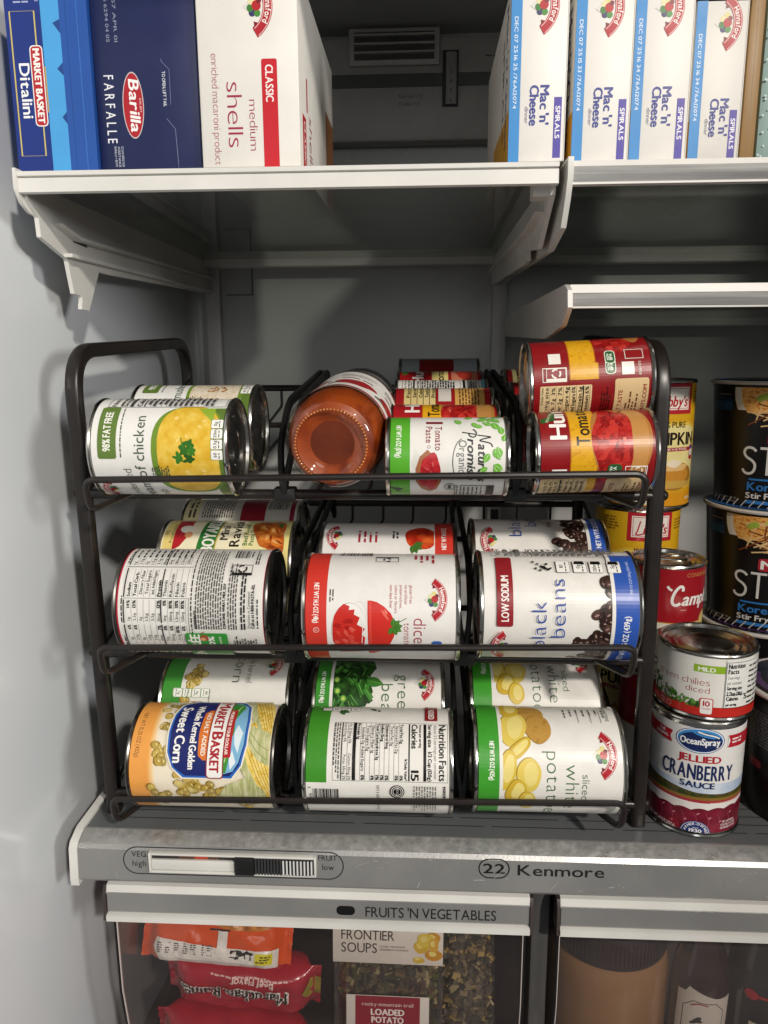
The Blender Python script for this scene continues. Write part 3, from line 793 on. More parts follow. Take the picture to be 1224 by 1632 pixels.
# ---- top tier -----------------------------------------------------
P_SOUP = pat(('d6a824', 'e0b83c', 'e8c95c'), 160, 'noise', rough=.33)
P_MUSH = pat(('c9b79a', 'ded0b8', 'e7dcc9'), 300, 'noise')
def soup_art(o, kind):
    A = Art(); G = '5f7a33'
    A.rect(G, o - 75, 1.5, o + 33, 10.2)
    if kind == 'chicken':
        A.poly('6f8f2e', [(o + 35 * (abs(cos(t)) ** .75) * (1 if cos(t) > 0 else -1) - 0, 26 + 25 * (abs(sin(t)) ** .85) * (1 if sin(t) > 0 else -1)) for t in [2 * pi * i / 40 for i in range(40)]])
        A.poly(P_SOUP, [(o + 34 * (abs(cos(t)) ** .75) * (1 if cos(t) > 0 else -1) + 1.2, 25.5 + 21.5 * (abs(sin(t)) ** .85) * (1 if sin(t) > 0 else -1)) for t in [2 * pi * i / 40 for i in range(40)]])
    else:
        A.poly('6f8f2e', [(o + 35 * (abs(cos(t)) ** .75) * (1 if cos(t) > 0 else -1), 31 + 21 * (abs(sin(t)) ** .85) * (1 if sin(t) > 0 else -1)) for t in [2 * pi * i / 40 for i in range(40)]])
        A.poly(P_MUSH, [(o + 34 * (abs(cos(t)) ** .75) * (1 if cos(t) > 0 else -1), 31 + 18.5 * (abs(sin(t)) ** .85) * (1 if sin(t) > 0 else -1)) for t in [2 * pi * i / 40 for i in range(40)]])
        for i, (u, v) in enumerate(((2, 30), (5, 26), (-1, 34), (4, 33), (0, 24))): A.blob('8a5426' if i % 2 else 'a9743c', o + u, v, 3.2, 1.6, 40 * i, seed=i); A.blob('e3cfae', o + u + .5, v + .5, 1.8, .8, 40 * i, seed=i + 4)
    A.rect(G, o - 75, 1.5, o + 33, 6.2)
    A.poly('93b13a', [(o + 20, 10.2), (o + 33, 10.2), (o + 33, 22), (o + 27, 17)])
    if kind == 'chicken':
        r = random.Random(4)          # a parsley sprig
        for i, (u, v, s_) in enumerate(((2, 29, 4.2), (-3.5, 33, 3.6), (-4, 26, 3.6), (5.5, 25.5, 3.4), (1, 24, 3.2))):
            A.blob(('2f6a1e', '3a7a24', '28591a')[i % 3], o + u, v, s_, s_ * .8, 50 * i, n=26, amp=.5, seed=i + 3)
        A.stroke('3a7a24', [(o + 2, 29), (o + 7, 30.5), (o + 10, 31)], .7)
        for i in range(10): A.blob('f0d27a', o + r.uniform(-25, 28), r.uniform(14, 40), 1.6, .8, r.uniform(0, 180), seed=i)
    icons(A, o - 4.6, 3.6, 4, 6.2, 7.6, .75, ('60', '0.5g', '720mg', '0g'), line=G)
    A.rrect(G, o - 4, 74.2, o + 34, 86.6, 1.6); A.T('f1efe6', '98% FAT FREE', o + 1, 78.2, 4.9, w=28, bold=.3)
    A.micro('3c4a34', o - 3, 70.6, o + 33, 72.4, 1.5, seed=3, ragged=0)
    A.T('4d5a4c', 'condensed', o - 11, 65.5, 5.6, w=33, al='r', thin=True)
    A.T('46584a', 'cream of chicken' if kind == 'chicken' else 'cream of mushroom', o + 25.5, 55.6, 6.9, w=72, al='r')
    A.T('4d5a4c', 'soup', o - 30, 46.5, 6, w=16, al='r', thin=True)
    emblem(A, o - 30, 83, 17)
    nutri(A, o + 34, 4, o + 74, 84, seed=5, k='454442')
    A.micro('40503a', o - 20, 40, o - 8, 52, 1.5, seed=8)
    return A
food_can('soup_can', 'cream of chicken soup can with yellow soup picture, front left of the top tier', .034, .0944, soup_art(0, 'chicken'), lying(-191.3, -96.9, -12, 291.5, 'L'), top='L', base='e9e7e2')
food_can('soup_can', 'mushroom soup can half hidden behind the yellow cream of chicken soup can', .034, .0944, soup_art(37, 'mush'), lying(-190.3, -95.9, 56, 298.6, 'L'), top='L', base='e9e7e2')

def promise_art():
    A = Art(); C2 = 84
    A.rect('58ab2f', -C2, 3.4, C2, 16.2)
    A.T('f4f3ea', 'NET WT 6 OZ (170g)', -26, 7.3, 3.2, w=23.5, bold=.2)
    A.blob('243a20', 22, 7.5, 3.4, 2.2, 40, n=22, amp=.6, seed=2); A.ell('243a20', 26, 9, .9, .9)
    A.rect('7b2230', -30.4, 26.5, -27.6, 37.5)
    A.T('8b2735', 'Tomato', -24.8, 32.4, 4.4, w=17.8, bold=.15); A.T('8b2735', 'Paste', -24.8, 26.4, 4.2, w=12.8, bold=.15)
    A.ring('8b2735', -9.3, 28.4, .9, .9, .3)
    # spoon heaped with paste
    A.poly('a56a45', [(-7.5, 27.5), (-3, 22.5), (5, 19.8), (14, 20), (21, 23.5), (25, 29), (22, 33.5), (14, 36.5), (5, 36), (-2, 33)])
    A.blob(pat(('8f1a22', 'b5232a', 'c4353a'), 330, 'noise'), 8.2, 29.2, 13.8, 6.6, -4, n=26, amp=.15, seed=5)
    for i, (u, v) in enumerate(((2, 31), (8, 30.2), (13, 28), (5, 27.2))): A.blob('d05a58', u, v, 1.8, .5, 20 * i, seed=i)
    for k in range(5): A.stroke('d8d5cf', [(-8 + k, 20 + k * .6), (2 + k, 17.4 + k * .3)], .25)
    A.stroke('5a5a5a', [(-15, 49.5), (-12, 46.3), (-6, 44.2), (0, 43.6), (6, 44.2), (10, 45.6)], .55, smooth=2)
    A.T('6a6a6a', 'Organic', -13.8, 47.6, 5.0, w=21.5)
    # brush-written name
    S_ = lambda pts, w=.85: A.stroke('3a3a3c', pts, w, smooth=2)
    x, y = -17.5, 60.0
    S_([(x, y - .4), (x + .6, y + 4), (x + 1.2, y + 7.6), (x + 1.6, y + 8.4), (x + 2.6, y + 3.5), (x + 4, y + .2), (x + 4.8, y + 4.5), (x + 5.8, y + 8.2), (x + 8.2, y + 9.2)])
    A.T('3a3a3c', 'ature', x + 6.3, y, 5.6, w=19.5, sh=.2, bold=.5); A.T('3a3a3c', "'s", x + 26.4, y, 5.6, w=4.6, sh=.2, bold=.5)
    x, y = -21.5, 53.2
    S_([(x + 1.8, y - 3.4), (x + 2.6, y + 1), (x + 3.4, y + 5.0)]); S_([(x - .8, y + 3.6), (x + 1.4, y + 5.8), (x + 4.6, y + 5.6), (x + 5.8, y + 3.6), (x + 4.6, y + 1.2), (x + 2.6, y + .9)])
    A.T('3a3a3c', 'romise', x + 6.8, y, 5.2, w=27, sh=.2, bold=.5)
    r = random.Random(11)
    for u, v, l, a in ((-22, 72.5, 8, 200), (-30, 67, 8, 150), (-34, 70, 7, 40), (-26, 69, 7, 240), (-18, 75.5, 7, 190), (-31, 60, 8, 120), (-34, 54, 8, 170), (-27, 49, 7, 210), (-29, 57, 6, 20), (-24, 63, 6, 250),
                       (-8, 70, 8, 30), (-3, 74.5, 7, 200), (-5, 67, 7, 330), (2, 70, 7, 60), (9, 74, 7, 215), (4, 66, 6, 300), (-13, 76, 6, 160), (-38, 61, 7, 90), (-40, 70, 7, 60)):
        leaf(A, u, v, l, a)
    A.ring('4a4a48', 19, 42, 3.2, 3.2, .5); A.rect('4a4a48', 17, 41, 21, 43)
    A.frame('2a2a2a', 17.4, 49, 40, 71, .6); A.rect('2a2a2a', 18, 66, 40, 70.5)
    for k in range(5): A.micro('555555', 19, 51 + k * 2.8, 38, 53 + k * 2.8, 2, seed=k)
    A.micro('555555', 17, 44, 36, 48, 1.4)
    return A
food_can('tomato_paste_can', 'white and green organic tomato paste can with leaf sprigs, front middle of top tier', .0270, .0809, promise_art(), lying(5.4, 86.3, -19, 286.2, 'R'), top='R', base='e6e4de')

P_DICE = pat(('6d0f10', 'a81d1b', 'c93a30', 'b02420'), 210, 'voronoi', rough=.25)
P_YEL = pat(('d79a14', 'dfa91f', 'c98d12'), 150, 'noise', dist=2.)
RED = '8a1418'
def tomato_art(o=0., r=33., seed=1, tom='Tomatoes'):
    A = Art(); C2 = pi * r
    A.rect(P_YEL, -C2, 39.4, C2, 56.4); A.rect('c07a12', -C2, 39.2, C2, 39.8); A.rect('c07a12', -C2, 56.0, C2, 56.6)
    A.blob('b57a3c', o + 18, 24, 33, 19.5, 90 - 90, n=30, amp=.02, seed=2)
    A.ell('7a4a22', o + 18, 17, 31, 9.5, 0, 30); A.ell('c08a4a', o + 18, 15.6, 30.5, 8.6, 0, 30)
    A.blob(P_DICE, o + 17, 29.5, 30, 12.4, 0, n=34, amp=.22, seed=7)
    q = random.Random(seed)
    for i in range(18): A.blob(q.choice(('c84a3c', '7d1213', 'd8705c', 'b8302a')), o + q.uniform(-8, 42), q.uniform(22, 38), q.uniform(1.2, 3.2), q.uniform(.5, 1.4), q.uniform(0, 180), seed=i)
    A.T('f5f1ea', "Hunt's", o + 17.5, 58.6, 10.4, w=46, bold=.9)
    A.rect('f5f1ea', o - 5, 58.6, o - 2.4, 68)
    A.T('1c1a12', tom, o + 13, 44.2, 8.2, w=42, bold=.35)
    A.poly('2f5a2a', [(o + 29, 73.5), (o + 32, 65), (o + 42, 64), (o + 43, 68), (o + 36, 69), (o + 33, 75)]); A.T('e9e6c0', '100% NATURAL', o + 30, 69.5, 1.8, w=12, rot=-20)
    A.rrect('d8be8e', o - 62, 45, o - 9.5, 75, 1.2)
    for k in range(8): A.T('1c1a12', ('Total Fat 0g  0%', 'Sodium 330mg  14%', 'Total Carb. 7g  3%', 'Fiber 2g  7%', 'Total Sugars 4g', 'Incl. 0g Added Sugars 0%', 'Protein 1g', 'Iron 0% Potassium 6%')[k], o - 12, 70.5 - k * 3.3, 1.8, al='r', bold=.15); A.rect('6a5a3a', o - 61, 69.9 - k * 3.3, o - 10, 70.1 - k * 3.3)
    A.rect('1c1a12', o - 61, 61.4, o - 10, 62.4)
    A.rrect('dcc091', o - 62, 8, o - 10, 33, 2)
    A.T('8e1b1e', 'BEST TASTE', o - 14, 27.5, 2.6, w=22, al='r', bold=.2)
    A.micro('5a3a20', o - 58, 13, o - 14, 26, 2.1, seed=5); A.T('8e1b1e', 'HUNTS.COM', o - 14, 9.5, 2.2, w=24, al='r', bold=.2)
    A.rrect('2c5c34', o - 8.5, 24, o + .5, 33, 2.6); A.T('e8efe0', 'NON', o - 4, 30, 1.7, al='c', bold=.15); A.T('e8efe0', 'BPA', o - 4, 27.4, 2.2, al='c', bold=.2)
    A.frame('f0ebe2', o - 8, 8, o - 1, 22, .5); recycle(A, o - 8, 9, 6.5, 9, 'f0ebe2')
    return A
food_can('tomato_can', 'red tomato can with bowl picture lying at front right of the top tier', .0280, .0785, tomato_art(-5.5, 27), (.1805, -.018, .2905), (0, radians(-1.6), 0), 'L', base=RED)
def tomato_back():
    A = Art(); C2 = 104
    A.rect(P_YEL, -C2, 39.4, C2, 56.4); A.rect('c07a12', -C2, 39.2, C2, 39.8); A.rect('c07a12', -C2, 56.0, C2, 56.6)
    A.rect(RED, -44, 40 - 1.5, 2, 57)
    A.rect(P_YEL, 2, 37.5, 13, 54.5); A.rect('b9891c', 2, 37.5, 13, 38)
    A.rect('6b0f12', -60, 57, 13.4, 57.4)
    A.blob(P_DICE, 40, 25, 20, 13, 0, n=26, amp=.2, seed=4); A.ell('b5783c', 48, 12, 18, 6)
    A.rrect('dcc596', -44, 42, -1.5, 76, .8)
    rows = ('Serving size', 'Total Carb. 7g  3%', 'Dietary Fiber 2g  7%', 'Total Sugars 4g', 'Includes 0g Added Sugars 0%', 'Protein 1g', 'Iron 0% . Potassium 6%')
    for k, s_ in enumerate(rows):
        A.T('1c1a12', s_, -2.5, 70.6 - k * 4.4, 2.3, al='r', w=min(39, 2.0 * len(s_)), bold=.2); A.rect('5a4c30', -43, 69.6 - k * 4.4, -2, 69.8 - k * 4.4)
    A.rect('1c1a12', -43, 47.2, -2, 48.0); A.T('1c1a12', '% Daily Value', -2.5, 73.9, 1.5, al='r')
    A.rrect('d9bd8c', -46, 5, 1.5, 27, 1.6)
    A.T('8e2a22', 'BEST TASTE', -6, 22, 2.6, al='r', w=22, bold=.2); A.micro('6a4026', -40, 10.5, -4, 20.6, 2.2, seed=2); A.T('8e2a22', 'HUNTS.COM', -3, 6.4, 2.4, al='r', w=24, bold=.25)
    A.micro('4a0c0e', -38, 29, -3, 36.5, 1.7, seed=7)
    for o in (6.2, 13.2): A.rrect('e8ead8', o - 1.5, 26.3, o + 8.6, 33.2, 2.4); A.rrect('2c5c34', o - 1, 26.8, o + 8.1, 32.7, 2.2); A.T('e8efe0', 'NON', o + 3.5, 30.4, 1.5, al='c', bold=.12); A.T('e8efe0', 'BPA', o + 3.5, 28.2, 1.9, al='c', bold=.18)
    A.rect('ece6dc', 4, 14.5, 12.5, 22.5); A.T('ece6dc', '100667470', 3.5, 10, 1.7, w=9)
    A.frame('ece6dc', 1, 58.5, 10.5, 74.5, .5); recycle(A, 1.5, 59, 8.5, 13, 'ece6dc')
    A.rect('ece6dc', 13, 62, 21, 70); A.frame('ece6dc', 14.5, 8, 22, 20, .4)
    return A
food_can('tomato_can', 'red tomato can showing its back panel, stacked highest at the right of the rack', .0287, .0835, tomato_back(), (.1835, .0120, .3370), (0, radians(-2.5), 0), 'L', base=RED)

def small_art(kind):
    C2 = 84; o = 34
    if kind == 'gold': return tomato_art(8, 26, 3, 'Tomato Paste')
    A = Art()
    if kind == 'tan':
        A.rect('a31b20', -C2, 3, C2, 78); A.rect('a31b20', -C2, 70, C2, 78)
        A.rect('e0cb8a', o - 30, 46, o + 20, 71); A.rect('d9a759', o - 30, 8, o + 20, 31)
        for k in range(5): A.T('1c1a12', ('Facts', 'Serving', 'Calories', 'Total Carb.', 'Protein')[k], o - 12, 66.4 - k * 4.9, 2.6, w=18, bold=.3); A.rect('3a3320', o - 30, 65.4 - k * 4.9, o + 20, 65.9 - k * 4.9)
        A.rect('ddd8cf', o - 16, 34, o + 3, 44); A.micro('6a4a2a', o - 26, 10, o + 14, 29, 2.4)
    elif kind == 'white':
        nutri(A, o - 22, 24, o + 24, 74, 5); A.rect('1c1a18', o - 30, 20, o + 24, 22); nutri(A, o - 22, 8, o + 24, 18, 8, rows=3)
        A.rect('6fa6b8', -C2, 3, C2, 6.5)
    elif kind == 'red':
        A.rect('9c1a1e', -C2, 3, C2, 78); A.rect('e3cf84', -C2, 33, C2, 48); A.T('1d1a12', 'Tomato Paste', o - 20, 37, 7, w=56, bold=.4)
        A.T('f1ece4', "Hunt's", o - 20, 56, 10, w=46, bold=.9); A.rrect('c77a5e', o - 24, 6, o + 24, 30, 6); A.blob('b03a2c', o, 18, 14, 8, 0, seed=2); A.blob('4a7a2e', o, 73, 6, 3, 0, seed=5)
    else:
        A.rect('9aa3a6', -C2, 3, C2, 78); A.rect('7e1a1e', o - 22, 26, o, 60)
    return A
for k, (kind, y, z, lb) in enumerate((('gold', 35, 291.5, 'small red tomato can with gold band, directly behind the organic paste can'),
                                      ('tan', 89, 301.5, 'small tomato can turned to its tan panel, third in the middle lane'),
                                      ('white', 143, 306.5, 'small can turned to its white nutrition table, fourth in middle lane'),
                                      ('red', 197, 313, 'small red tomato paste can with cream band, fifth in middle lane'),
                                      ('grey', 251, 325, 'small grey can lying last in the middle lane of the top tier'))):
    food_can('tomato_paste_can', lb, .0270, .0809, small_art(kind), lying(5.0, 85.9, y, z, 'L'), top='L', base='a31b20' if kind != 'white' else 'e6e3dc')
for k, (y, z, lb) in enumerate(((62, 297, 'small red can with tan label, lowest of three behind the front tomato can'), (117, 305, 'small red can with tan label, middle of three behind the tomato can'),
                                (172, 315, 'small red can with tan label, rearmost of three behind the tomato can'))):
    A = Art(); A.rect('dccb92', -84, 8, 84, 30); A.rect('c9a86a', -84, 46, 84, 74)
    for q in range(14): A.T('2a2414', ('Nutrition', 'Facts', 'Serving')[q % 3], 50 - q * 9, 12, 5, w=8, bold=.4)
    A.rect('6b1014', -84, 30, 84, 31)
    food_can('tomato_paste_can', lb, .0270, .0809, A, lying(101, 181.9, y, z, 'R'), top='R', base='8f181c')

# jar of sauce lying with its bottom to the front
t = thing('sauce_jar', 'jar of orange tomato sauce lying with its glass bottom towards the viewer', 'jar', (-.0300, -.0405, .2960), (radians(-82.5), 0, radians(-4)))
M_SAUCE = pat(('84330a', '96400d', 'a0480f', '782c08'), 60, 'noise', rough=.45, coat=.25)
M_SAUCE2 = pat(('5e2306', '702c08', '7a320a'), 50, 'noise', rough=.5, coat=.3)
M_JAR = clear('jar_glass', 'fbf4ee', gloss=.09, rough=.03)
rj = .0352
bm = BM(); lathe(bm, [(0, .0066), (.0148, .0064)], 64); obj('sauce_core', bm, M_SAUCE2, t)
bm = BM(); lathe(bm, [(.0148, .0064), (.0200, .0052), (.0235, .0035), (.0275, .0056), (.0302, .0110), (.0320, .0180), (.0326, .0285), (.0326, .100), (.029, .115), (.024, .121)], 96); obj('sauce', bm, M_SAUCE, t)
bm = BM()
lathe(bm, [(0, .0046), (.0150, .0042), (.0196, .0024), (.0214, .0004), (.0236, -.0004), (.0262, .0004), (.0290, .0034), (.0318, .0090), (.0337, .0155), (rj - .0004, .0225), (rj - .0002, .0285), (rj - .0016, .0300), (rj - .0016, .100), (.030, .115), (.026, .122), (.026, .126)], 96)
g = obj('glass_body', bm, M_JAR, t, smooth=60)
M_DOT = mat('c47438', rough=.08, coat=1., var=.1)
bm = BM()
for k in range(66):
    a = 2 * pi * k / 66
    bmesh.ops.create_icosphere(bm, subdivisions=2, radius=.00085, matrix=Matrix.Translation((.0237 * cos(a), .0237 * sin(a), -.0002)) @ Matrix.Diagonal((1, 1, .7, 1)))
obj('stipple_ring', bm, M_DOT, g)
bm = BM(); lathe(bm, [(.0268, .122), (.0300, .123), (.0303, .124), (.0303, .136), (.0290, .138), (0, .138)], 72); obj('lid', bm, mat('2b2a29', rough=.35), t)
A = Art(); C2 = pi * 33.2
A.rect('e8e5df', -C2, 31, C2, 92); A.rect('a52a30', -C2, 33, C2, 36.5); A.rect('c8c4bd', -C2, 90.5, C2, 92)
for o in (-60, 10, 80, 45, -25):
    A.blob('a3242a', o + 100 - 100, 52, 16, 8, 10, n=22, amp=.15, seed=3); A.blob('4d5a44', o - 15, 46, 5, 2, 30, seed=2); A.micro('7a3a3a', o - 12, 64, o + 12, 70, 5)
    A.micro('8a8680', o - 14, 74, o + 14, 82, 1.6)
A.build('paper_label', on_can(rj - .0014), t, sx=2 * pi * (rj - .0014) * 1000 / NSEG)

# ---- middle tier --------------------------------------------------
def spag_art():
    A = Art(); C2 = 118; k = '181818'
    A.rect('b01f33', -C2, 104.0, C2, 107.4); A.rect('b01f33', -C2, 3, C2, 3.8)
    A.micro(k, -38, 100.6, -6, 103, 1.9, seed=2, h=.6); A.micro(k, -4, 100.6, 16, 103, 1.9, seed=3); A.micro(k, 40, 100.6, 58, 103, 1.9, seed=4)
    names = ('Sodium', 'Total Carb.', 'Dietary Fiber', 'Total Sugars', 'Incl. Added Sugars', 'Protein', 'Thiamin', 'Riboflavin', 'Niacin', 'Folate')
    v1 = ('14%', '13%', '', '', '', '13%', '0%', '10%', '20%', '10%'); g1 = ('1g', '2.5g', '0g', '1.5g', '2.5g', '10mg', '0mg', '130mg', '1.2mg', '530mg'); v2 = ('6%', '6%', '', '', '', '7%', '0%', '6%', '10%', '6%')
    for i in range(10):
        y = 95.8 - i * 4.25; b = .3 if i in (0, 1, 5) else .08
        ind = 1.5 * (2 <= i <= 4)
        A.T(k, names[i], 14.2 + ind, y, 2.1, w=min(19 - ind, 1.62 * len(names[i])), bold=b)
        if v1[i]: A.T(k, v1[i], 11.6, y, 2.1, al='r', bold=.3, w=1.7 * len(v1[i]))
        A.T(k, g1[i], -2.6, y, 1.9, w=1.35 * len(g1[i]))
        if v2[i]: A.T(k, v2[i], -6.0, y, 2.1, al='r', bold=.3, w=1.7 * len(v2[i]))
        A.T(k, g1[i], -19, y, 1.9, w=1.3 * len(g1[i])); A.micro(k, -40, y, -26, y + 2.4, 2.3, seed=i, h=.6)
        A.T(k, g1[i], 38.5, y, 2.0, w=1.5 * len(g1[i])); A.micro(k, 46, y, 60, y + 2.4, 2.3, seed=i + 30, h=.6)
        hw = .85 if i in (5,) else .16
        for a, b_ in ((13.8, 34.5), (-4, 12), (-24, -5.2), (37.5, 60), (-42, -25)): A.rect(k, a, y - 1.25, b_, y - 1.25 + hw)
    for a, b_ in ((13.8, 34.5), (-4, 12), (-24, -5.2), (37.5, 60), (-42, -25)): A.rect(k, a, 99.2, b_, 100.1)
    A.rect('55524e', -42, 54.4, 12.6, 54.7); A.rect(k, 12.9, 54, 13.1, 101); A.rect(k, 35.6, 54, 35.9, 101)
    A.micro(k, -42, 52.0, 60, 54.0, 1.7, seed=9, ragged=.02, h=.5)
    A.micro('4c4a47', -8, 31.6, 57, 50.8, 1.72, seed=12, ragged=.12, h=.5)
    A.T(k, 'INGREDIENTS:', -7.5, 49.3, 1.55, w=13, bold=.25); A.T(k, 'CONTAINS: WHEAT, MILK, SOY', -7.5, 29.3, 1.6, w=31, bold=.3)
    A.micro('4c4a47', -8, 20.0, 44, 28.4, 1.72, seed=13, ragged=.35, h=.5)
    A.micro(k, -8, 15.4, 34, 19.6, 2.0, seed=14, ragged=.2, h=.55)
    A.T(k, 'Questions or Comments?', -7, 12.2, 1.7, w=25); A.T(k, 'Call us at 1-800-PASTA-02.', -7, 9.4, 2.0, w=30, bold=.2); A.micro(k, -7, 6.6, 21, 8.4, 1.7, seed=15)
    A.rrect('2f8f35', -46, 29, -11.2, 58.2, 1.5); A.T('f2f0e6', 'ENTRÉE', -12.5, 48.5, 6.6, w=27, al='r', bold=.7)
    A.ell('9a4a2c', -15.5, 45.2, 2.6, 3.4, 20); A.ell('d8a070', -16.5, 46.2, 1.5, 1.9); A.stroke('9a4a2c', [(-13, 46), (-11.2, 47), (-10, 44.5)], .6)
    A.T('f2f0e6', '100%', -14, 38.5, 4, w=13, al='r', bold=.5); A.T('dcebc8', 'real cheese', -14, 33.5, 2.3, w=15, al='r')
    A.bars(k, 45, 16.5, 55, 27.5, vert=True); A.micro(k, 46, 13.8, 54, 16, 1.8)
    recycle(A, 29.5, 12.4, 8.6, 14); A.micro(k, 38.5, 8, 56, 12, 1.7, seed=21)
    A.micro(k, -30, 8, -12, 26, 1.9, seed=22)
    return A
food_can('pasta_can', 'white can turned to its nutrition table, front left of the middle tier', .0385, .1085, spag_art(), lying(-183, -74.5, -7.5, 178.5, 'L'), top='L', base='e2dfd9', tin=M_DARKTIN)
def rav_art():
    A = Art(); C2 = 118
    A.rect('e6cf7c', -C2, 96, C2, 104); A.T('3a2a18', 'NO', 37, 100.8, 2.8, w=5); A.T('3a2a18', 'Preservatives', 29, 96.4, 2.8, w=22)
    A.poly('b3202a', [(22, 96), (60, 96), (60, 84), (40, 82), (26, 90)]); A.rect('f0e7c6', -C2, 45, C2, 84)
    A.ell('efe9dc', 44, 87, 5, 5.5); A.ell('d99a6c', 37, 84.5, 3.4, 3.2)
    A.poly('2f7a33', [(10, 78), (60, 73), (60, 59), (10, 64)]); A.poly('c4a83a', [(10, 64), (60, 59), (60, 58), (10, 63)])
    A.T('f4f1e6', 'BOYARDEE', 21, 63.4, 9.6, w=44, bold=.9, rot=-4)
    A.T('1c1712', 'Mini', 32, 52.5, 6.2, w=16, bold=.5); A.T('1c1712', 'Ravioli', 26, 42.8, 7.6, w=33, bold=.6)
    A.rect('eadfa8', -C2, 3.4, C2, 40); A.T('2f6a33', 'Beef Ravioli', 27, 36.5, 3.4, w=24, bold=.25); A.T('2f6a33', 'Pasta Sauce', 27, 31.6, 3.4, w=24, bold=.25)
    A.blob(pat(('7d2c10', 'b85a1e', 'd98a3a'), 120, 'noise'), 40, 19, 20, 13, 0, n=26, amp=.3, seed=2)
    for i, (u, v) in enumerate(((34, 20), (42, 16), (46, 24), (30, 13))): A.blob('d77c2c', u, v, 5, 4, 20 * i, n=16, amp=.1, seed=i); A.blob('eaa860', u + .5, v + 1.2, 3, 1.4, 20 * i, seed=i); A.blob('8f3412', u, v - 2, 3.6, .8, 20 * i, seed=i)
    A.blob('3e7a2c', 50, 12, 3, 2, 0, amp=.5, seed=2); A.rect('e8d98a', -C2, 3.4, C2, 7)
    return A
food_can('pasta_can', 'mini ravioli can with yellow and green label behind the nutrition table can', .0385, .1085, rav_art(), lying(-180.1, -71.6, 69.5, 183.1, 'L'), top='L', base='efe6c4')
A = Art(); A.rect('d8cc9c', -118, 92, 118, 106); A.micro('3a3226', 30, 60, 70, 90, 2.2, seed=4); A.micro('3a3226', 30, 93, 60, 103, 4, seed=5); A.rect('8e2030', -118, 32, 118, 54)
A.bars('222020', 40, 12, 66, 30, vert=True); A.rect('8c2038', -118, 6, 118, 10)
food_can('pasta_can', 'can in the shade showing a barcode and red band, rearmost left of the middle tier', .0385, .1085, A, lying(-186.5, -78, 146.5, 186.3, 'L'), top='L', base='c9c5bb')

P_TOM = pat(('a81c18', 'c42a22', 'd2463a'), 200, 'voronoi')
def diced_art(o=0.):
    A = Art(); C2 = 118; R_ = 'd13a2e'; T_ = 'a5283a'
    A.rect(R_, -C2, 3.4, C2, 17.8)
    A.T('f6f1ea', 'NET WT 14.5 OZ (411g)', o - 27.5, 9.0, 3.3, w=27.6, bold=.22); A.ring('f0d8d2', o + 5.3, 10.6, 1.9, 1.9, .3); A.T('f0d8d2', 'U', o + 5.3, 9.6, 1.9, al='c')
    A.micro('4a4642', o - 23, 19.4, o - 13.5, 23.4, 1.9, seed=2, ragged=.1)
    # glass bowl of diced tomato and a cut tomato
    A.ell('b8b4ae', o + 6, 33.5, 20, 12.6, 0, 30)
    A.ell('e9e6e1', o + 6, 33.8, 19.5, 12.2, 0, 30)
    A.poly('c62b22', [(o - 10, 26), (o - 13.2, 29.5), (o - 11.5, 33.5), (o - 9, 33), (o - 9.5, 37), (o - 6, 36.5), (o - 4, 40.5), (o + 1, 38.5), (o + 4, 44), (o + 8, 41.5), (o + 11, 44), (o + 25, 42), (o + 26, 26), (o + 14, 21.6), (o + 2, 21.8), (o - 5, 23)])
    q = random.Random(6)
    for i in range(16): A.blob(q.choice(('d9584a', 'a81c18', 'd2463a')), o + q.uniform(-8, 22), q.uniform(24, 39), q.uniform(1.5, 3.5), q.uniform(.8, 2), q.uniform(0, 180), n=8, amp=.5, seed=i)
    A.stroke('d8d5d0', [(o - 14, 37), (o - 15, 41), (o - 12, 44), (o - 4, 46), (o + 10, 46.5)], .5, smooth=2); A.stroke('efedea', [(o - 6, 42), (o + 6, 42.5), (o + 16, 41.5)], .45, smooth=1)
    A.poly('cf3127', [(o - 15.5, 48), (o - 14.5, 52), (o - 11.5, 57), (o - 7, 61.5), (o - 1, 64.2), (o + 4, 64.6), (o + 10, 63.5), (o + 18, 60), (o + 24, 55), (o + 27, 49), (o + 27, 46), (o - 15.4, 45.6)])
    A.blob('e46a58', o - 6, 57.5, 4, 1, 35, seed=1); A.blob('e88a76', o - 8, 58.2, 1.8, .5, 30, seed=2); A.poly('d94a3c', [(o - 14.6, 46.6), (o + 26, 46.8), (o + 26, 48.4), (o - 14.6, 48.2)])
    for i, a in enumerate((100, 60, 20, 140, -30, 180)): leaf(A, o + 2.5, 63.2, 6.5, a, '3f7a28', '7aa850')
    A.stroke('5a7a30', [(o + 2.5, 63), (o - 1, 67), (o - 4, 72)], .5, smooth=1)
    for i, s_ in enumerate(('gluten free', 'no artificial', 'preservatives,', 'colors or flavors', 'non-bpa liner')): A.T(T_, s_, o - 26.3, 74.0 - i * 3.35, 1.9, w=(12.5, 13, 16, 19, 16)[i])
    A.T(T_, 'diced', o - 3.8, 76.8, 8.6, w=25, space=.16, thin=True); A.T(T_, 'tomatoes', o - .6, 70.2, 4.7, w=24, thin=True)
    A.rrect('2f62b0', o + 13, 89, o + 22, 96, 2); emblem(A, o - 16.8, 91, 22)
    recycle(A, o - 54, 50, 7, 16); A.bars('1c1c1c', o - 70, 24, o - 56, 47, vert=True)
    for i in range(4): A.micro(T_, o - 58, 77 + i * 4, o - 47 + i, 80.5 + i * 4, 3.2, seed=i)
    return A
food_can('tomato_can', 'diced tomato can with red band and cut tomato, front middle of the middle tier', .0385, .1086, diced_art(), lying(-52.5, 56.1, -7.5, 176, 'R'), top='R', base='e7e4df')
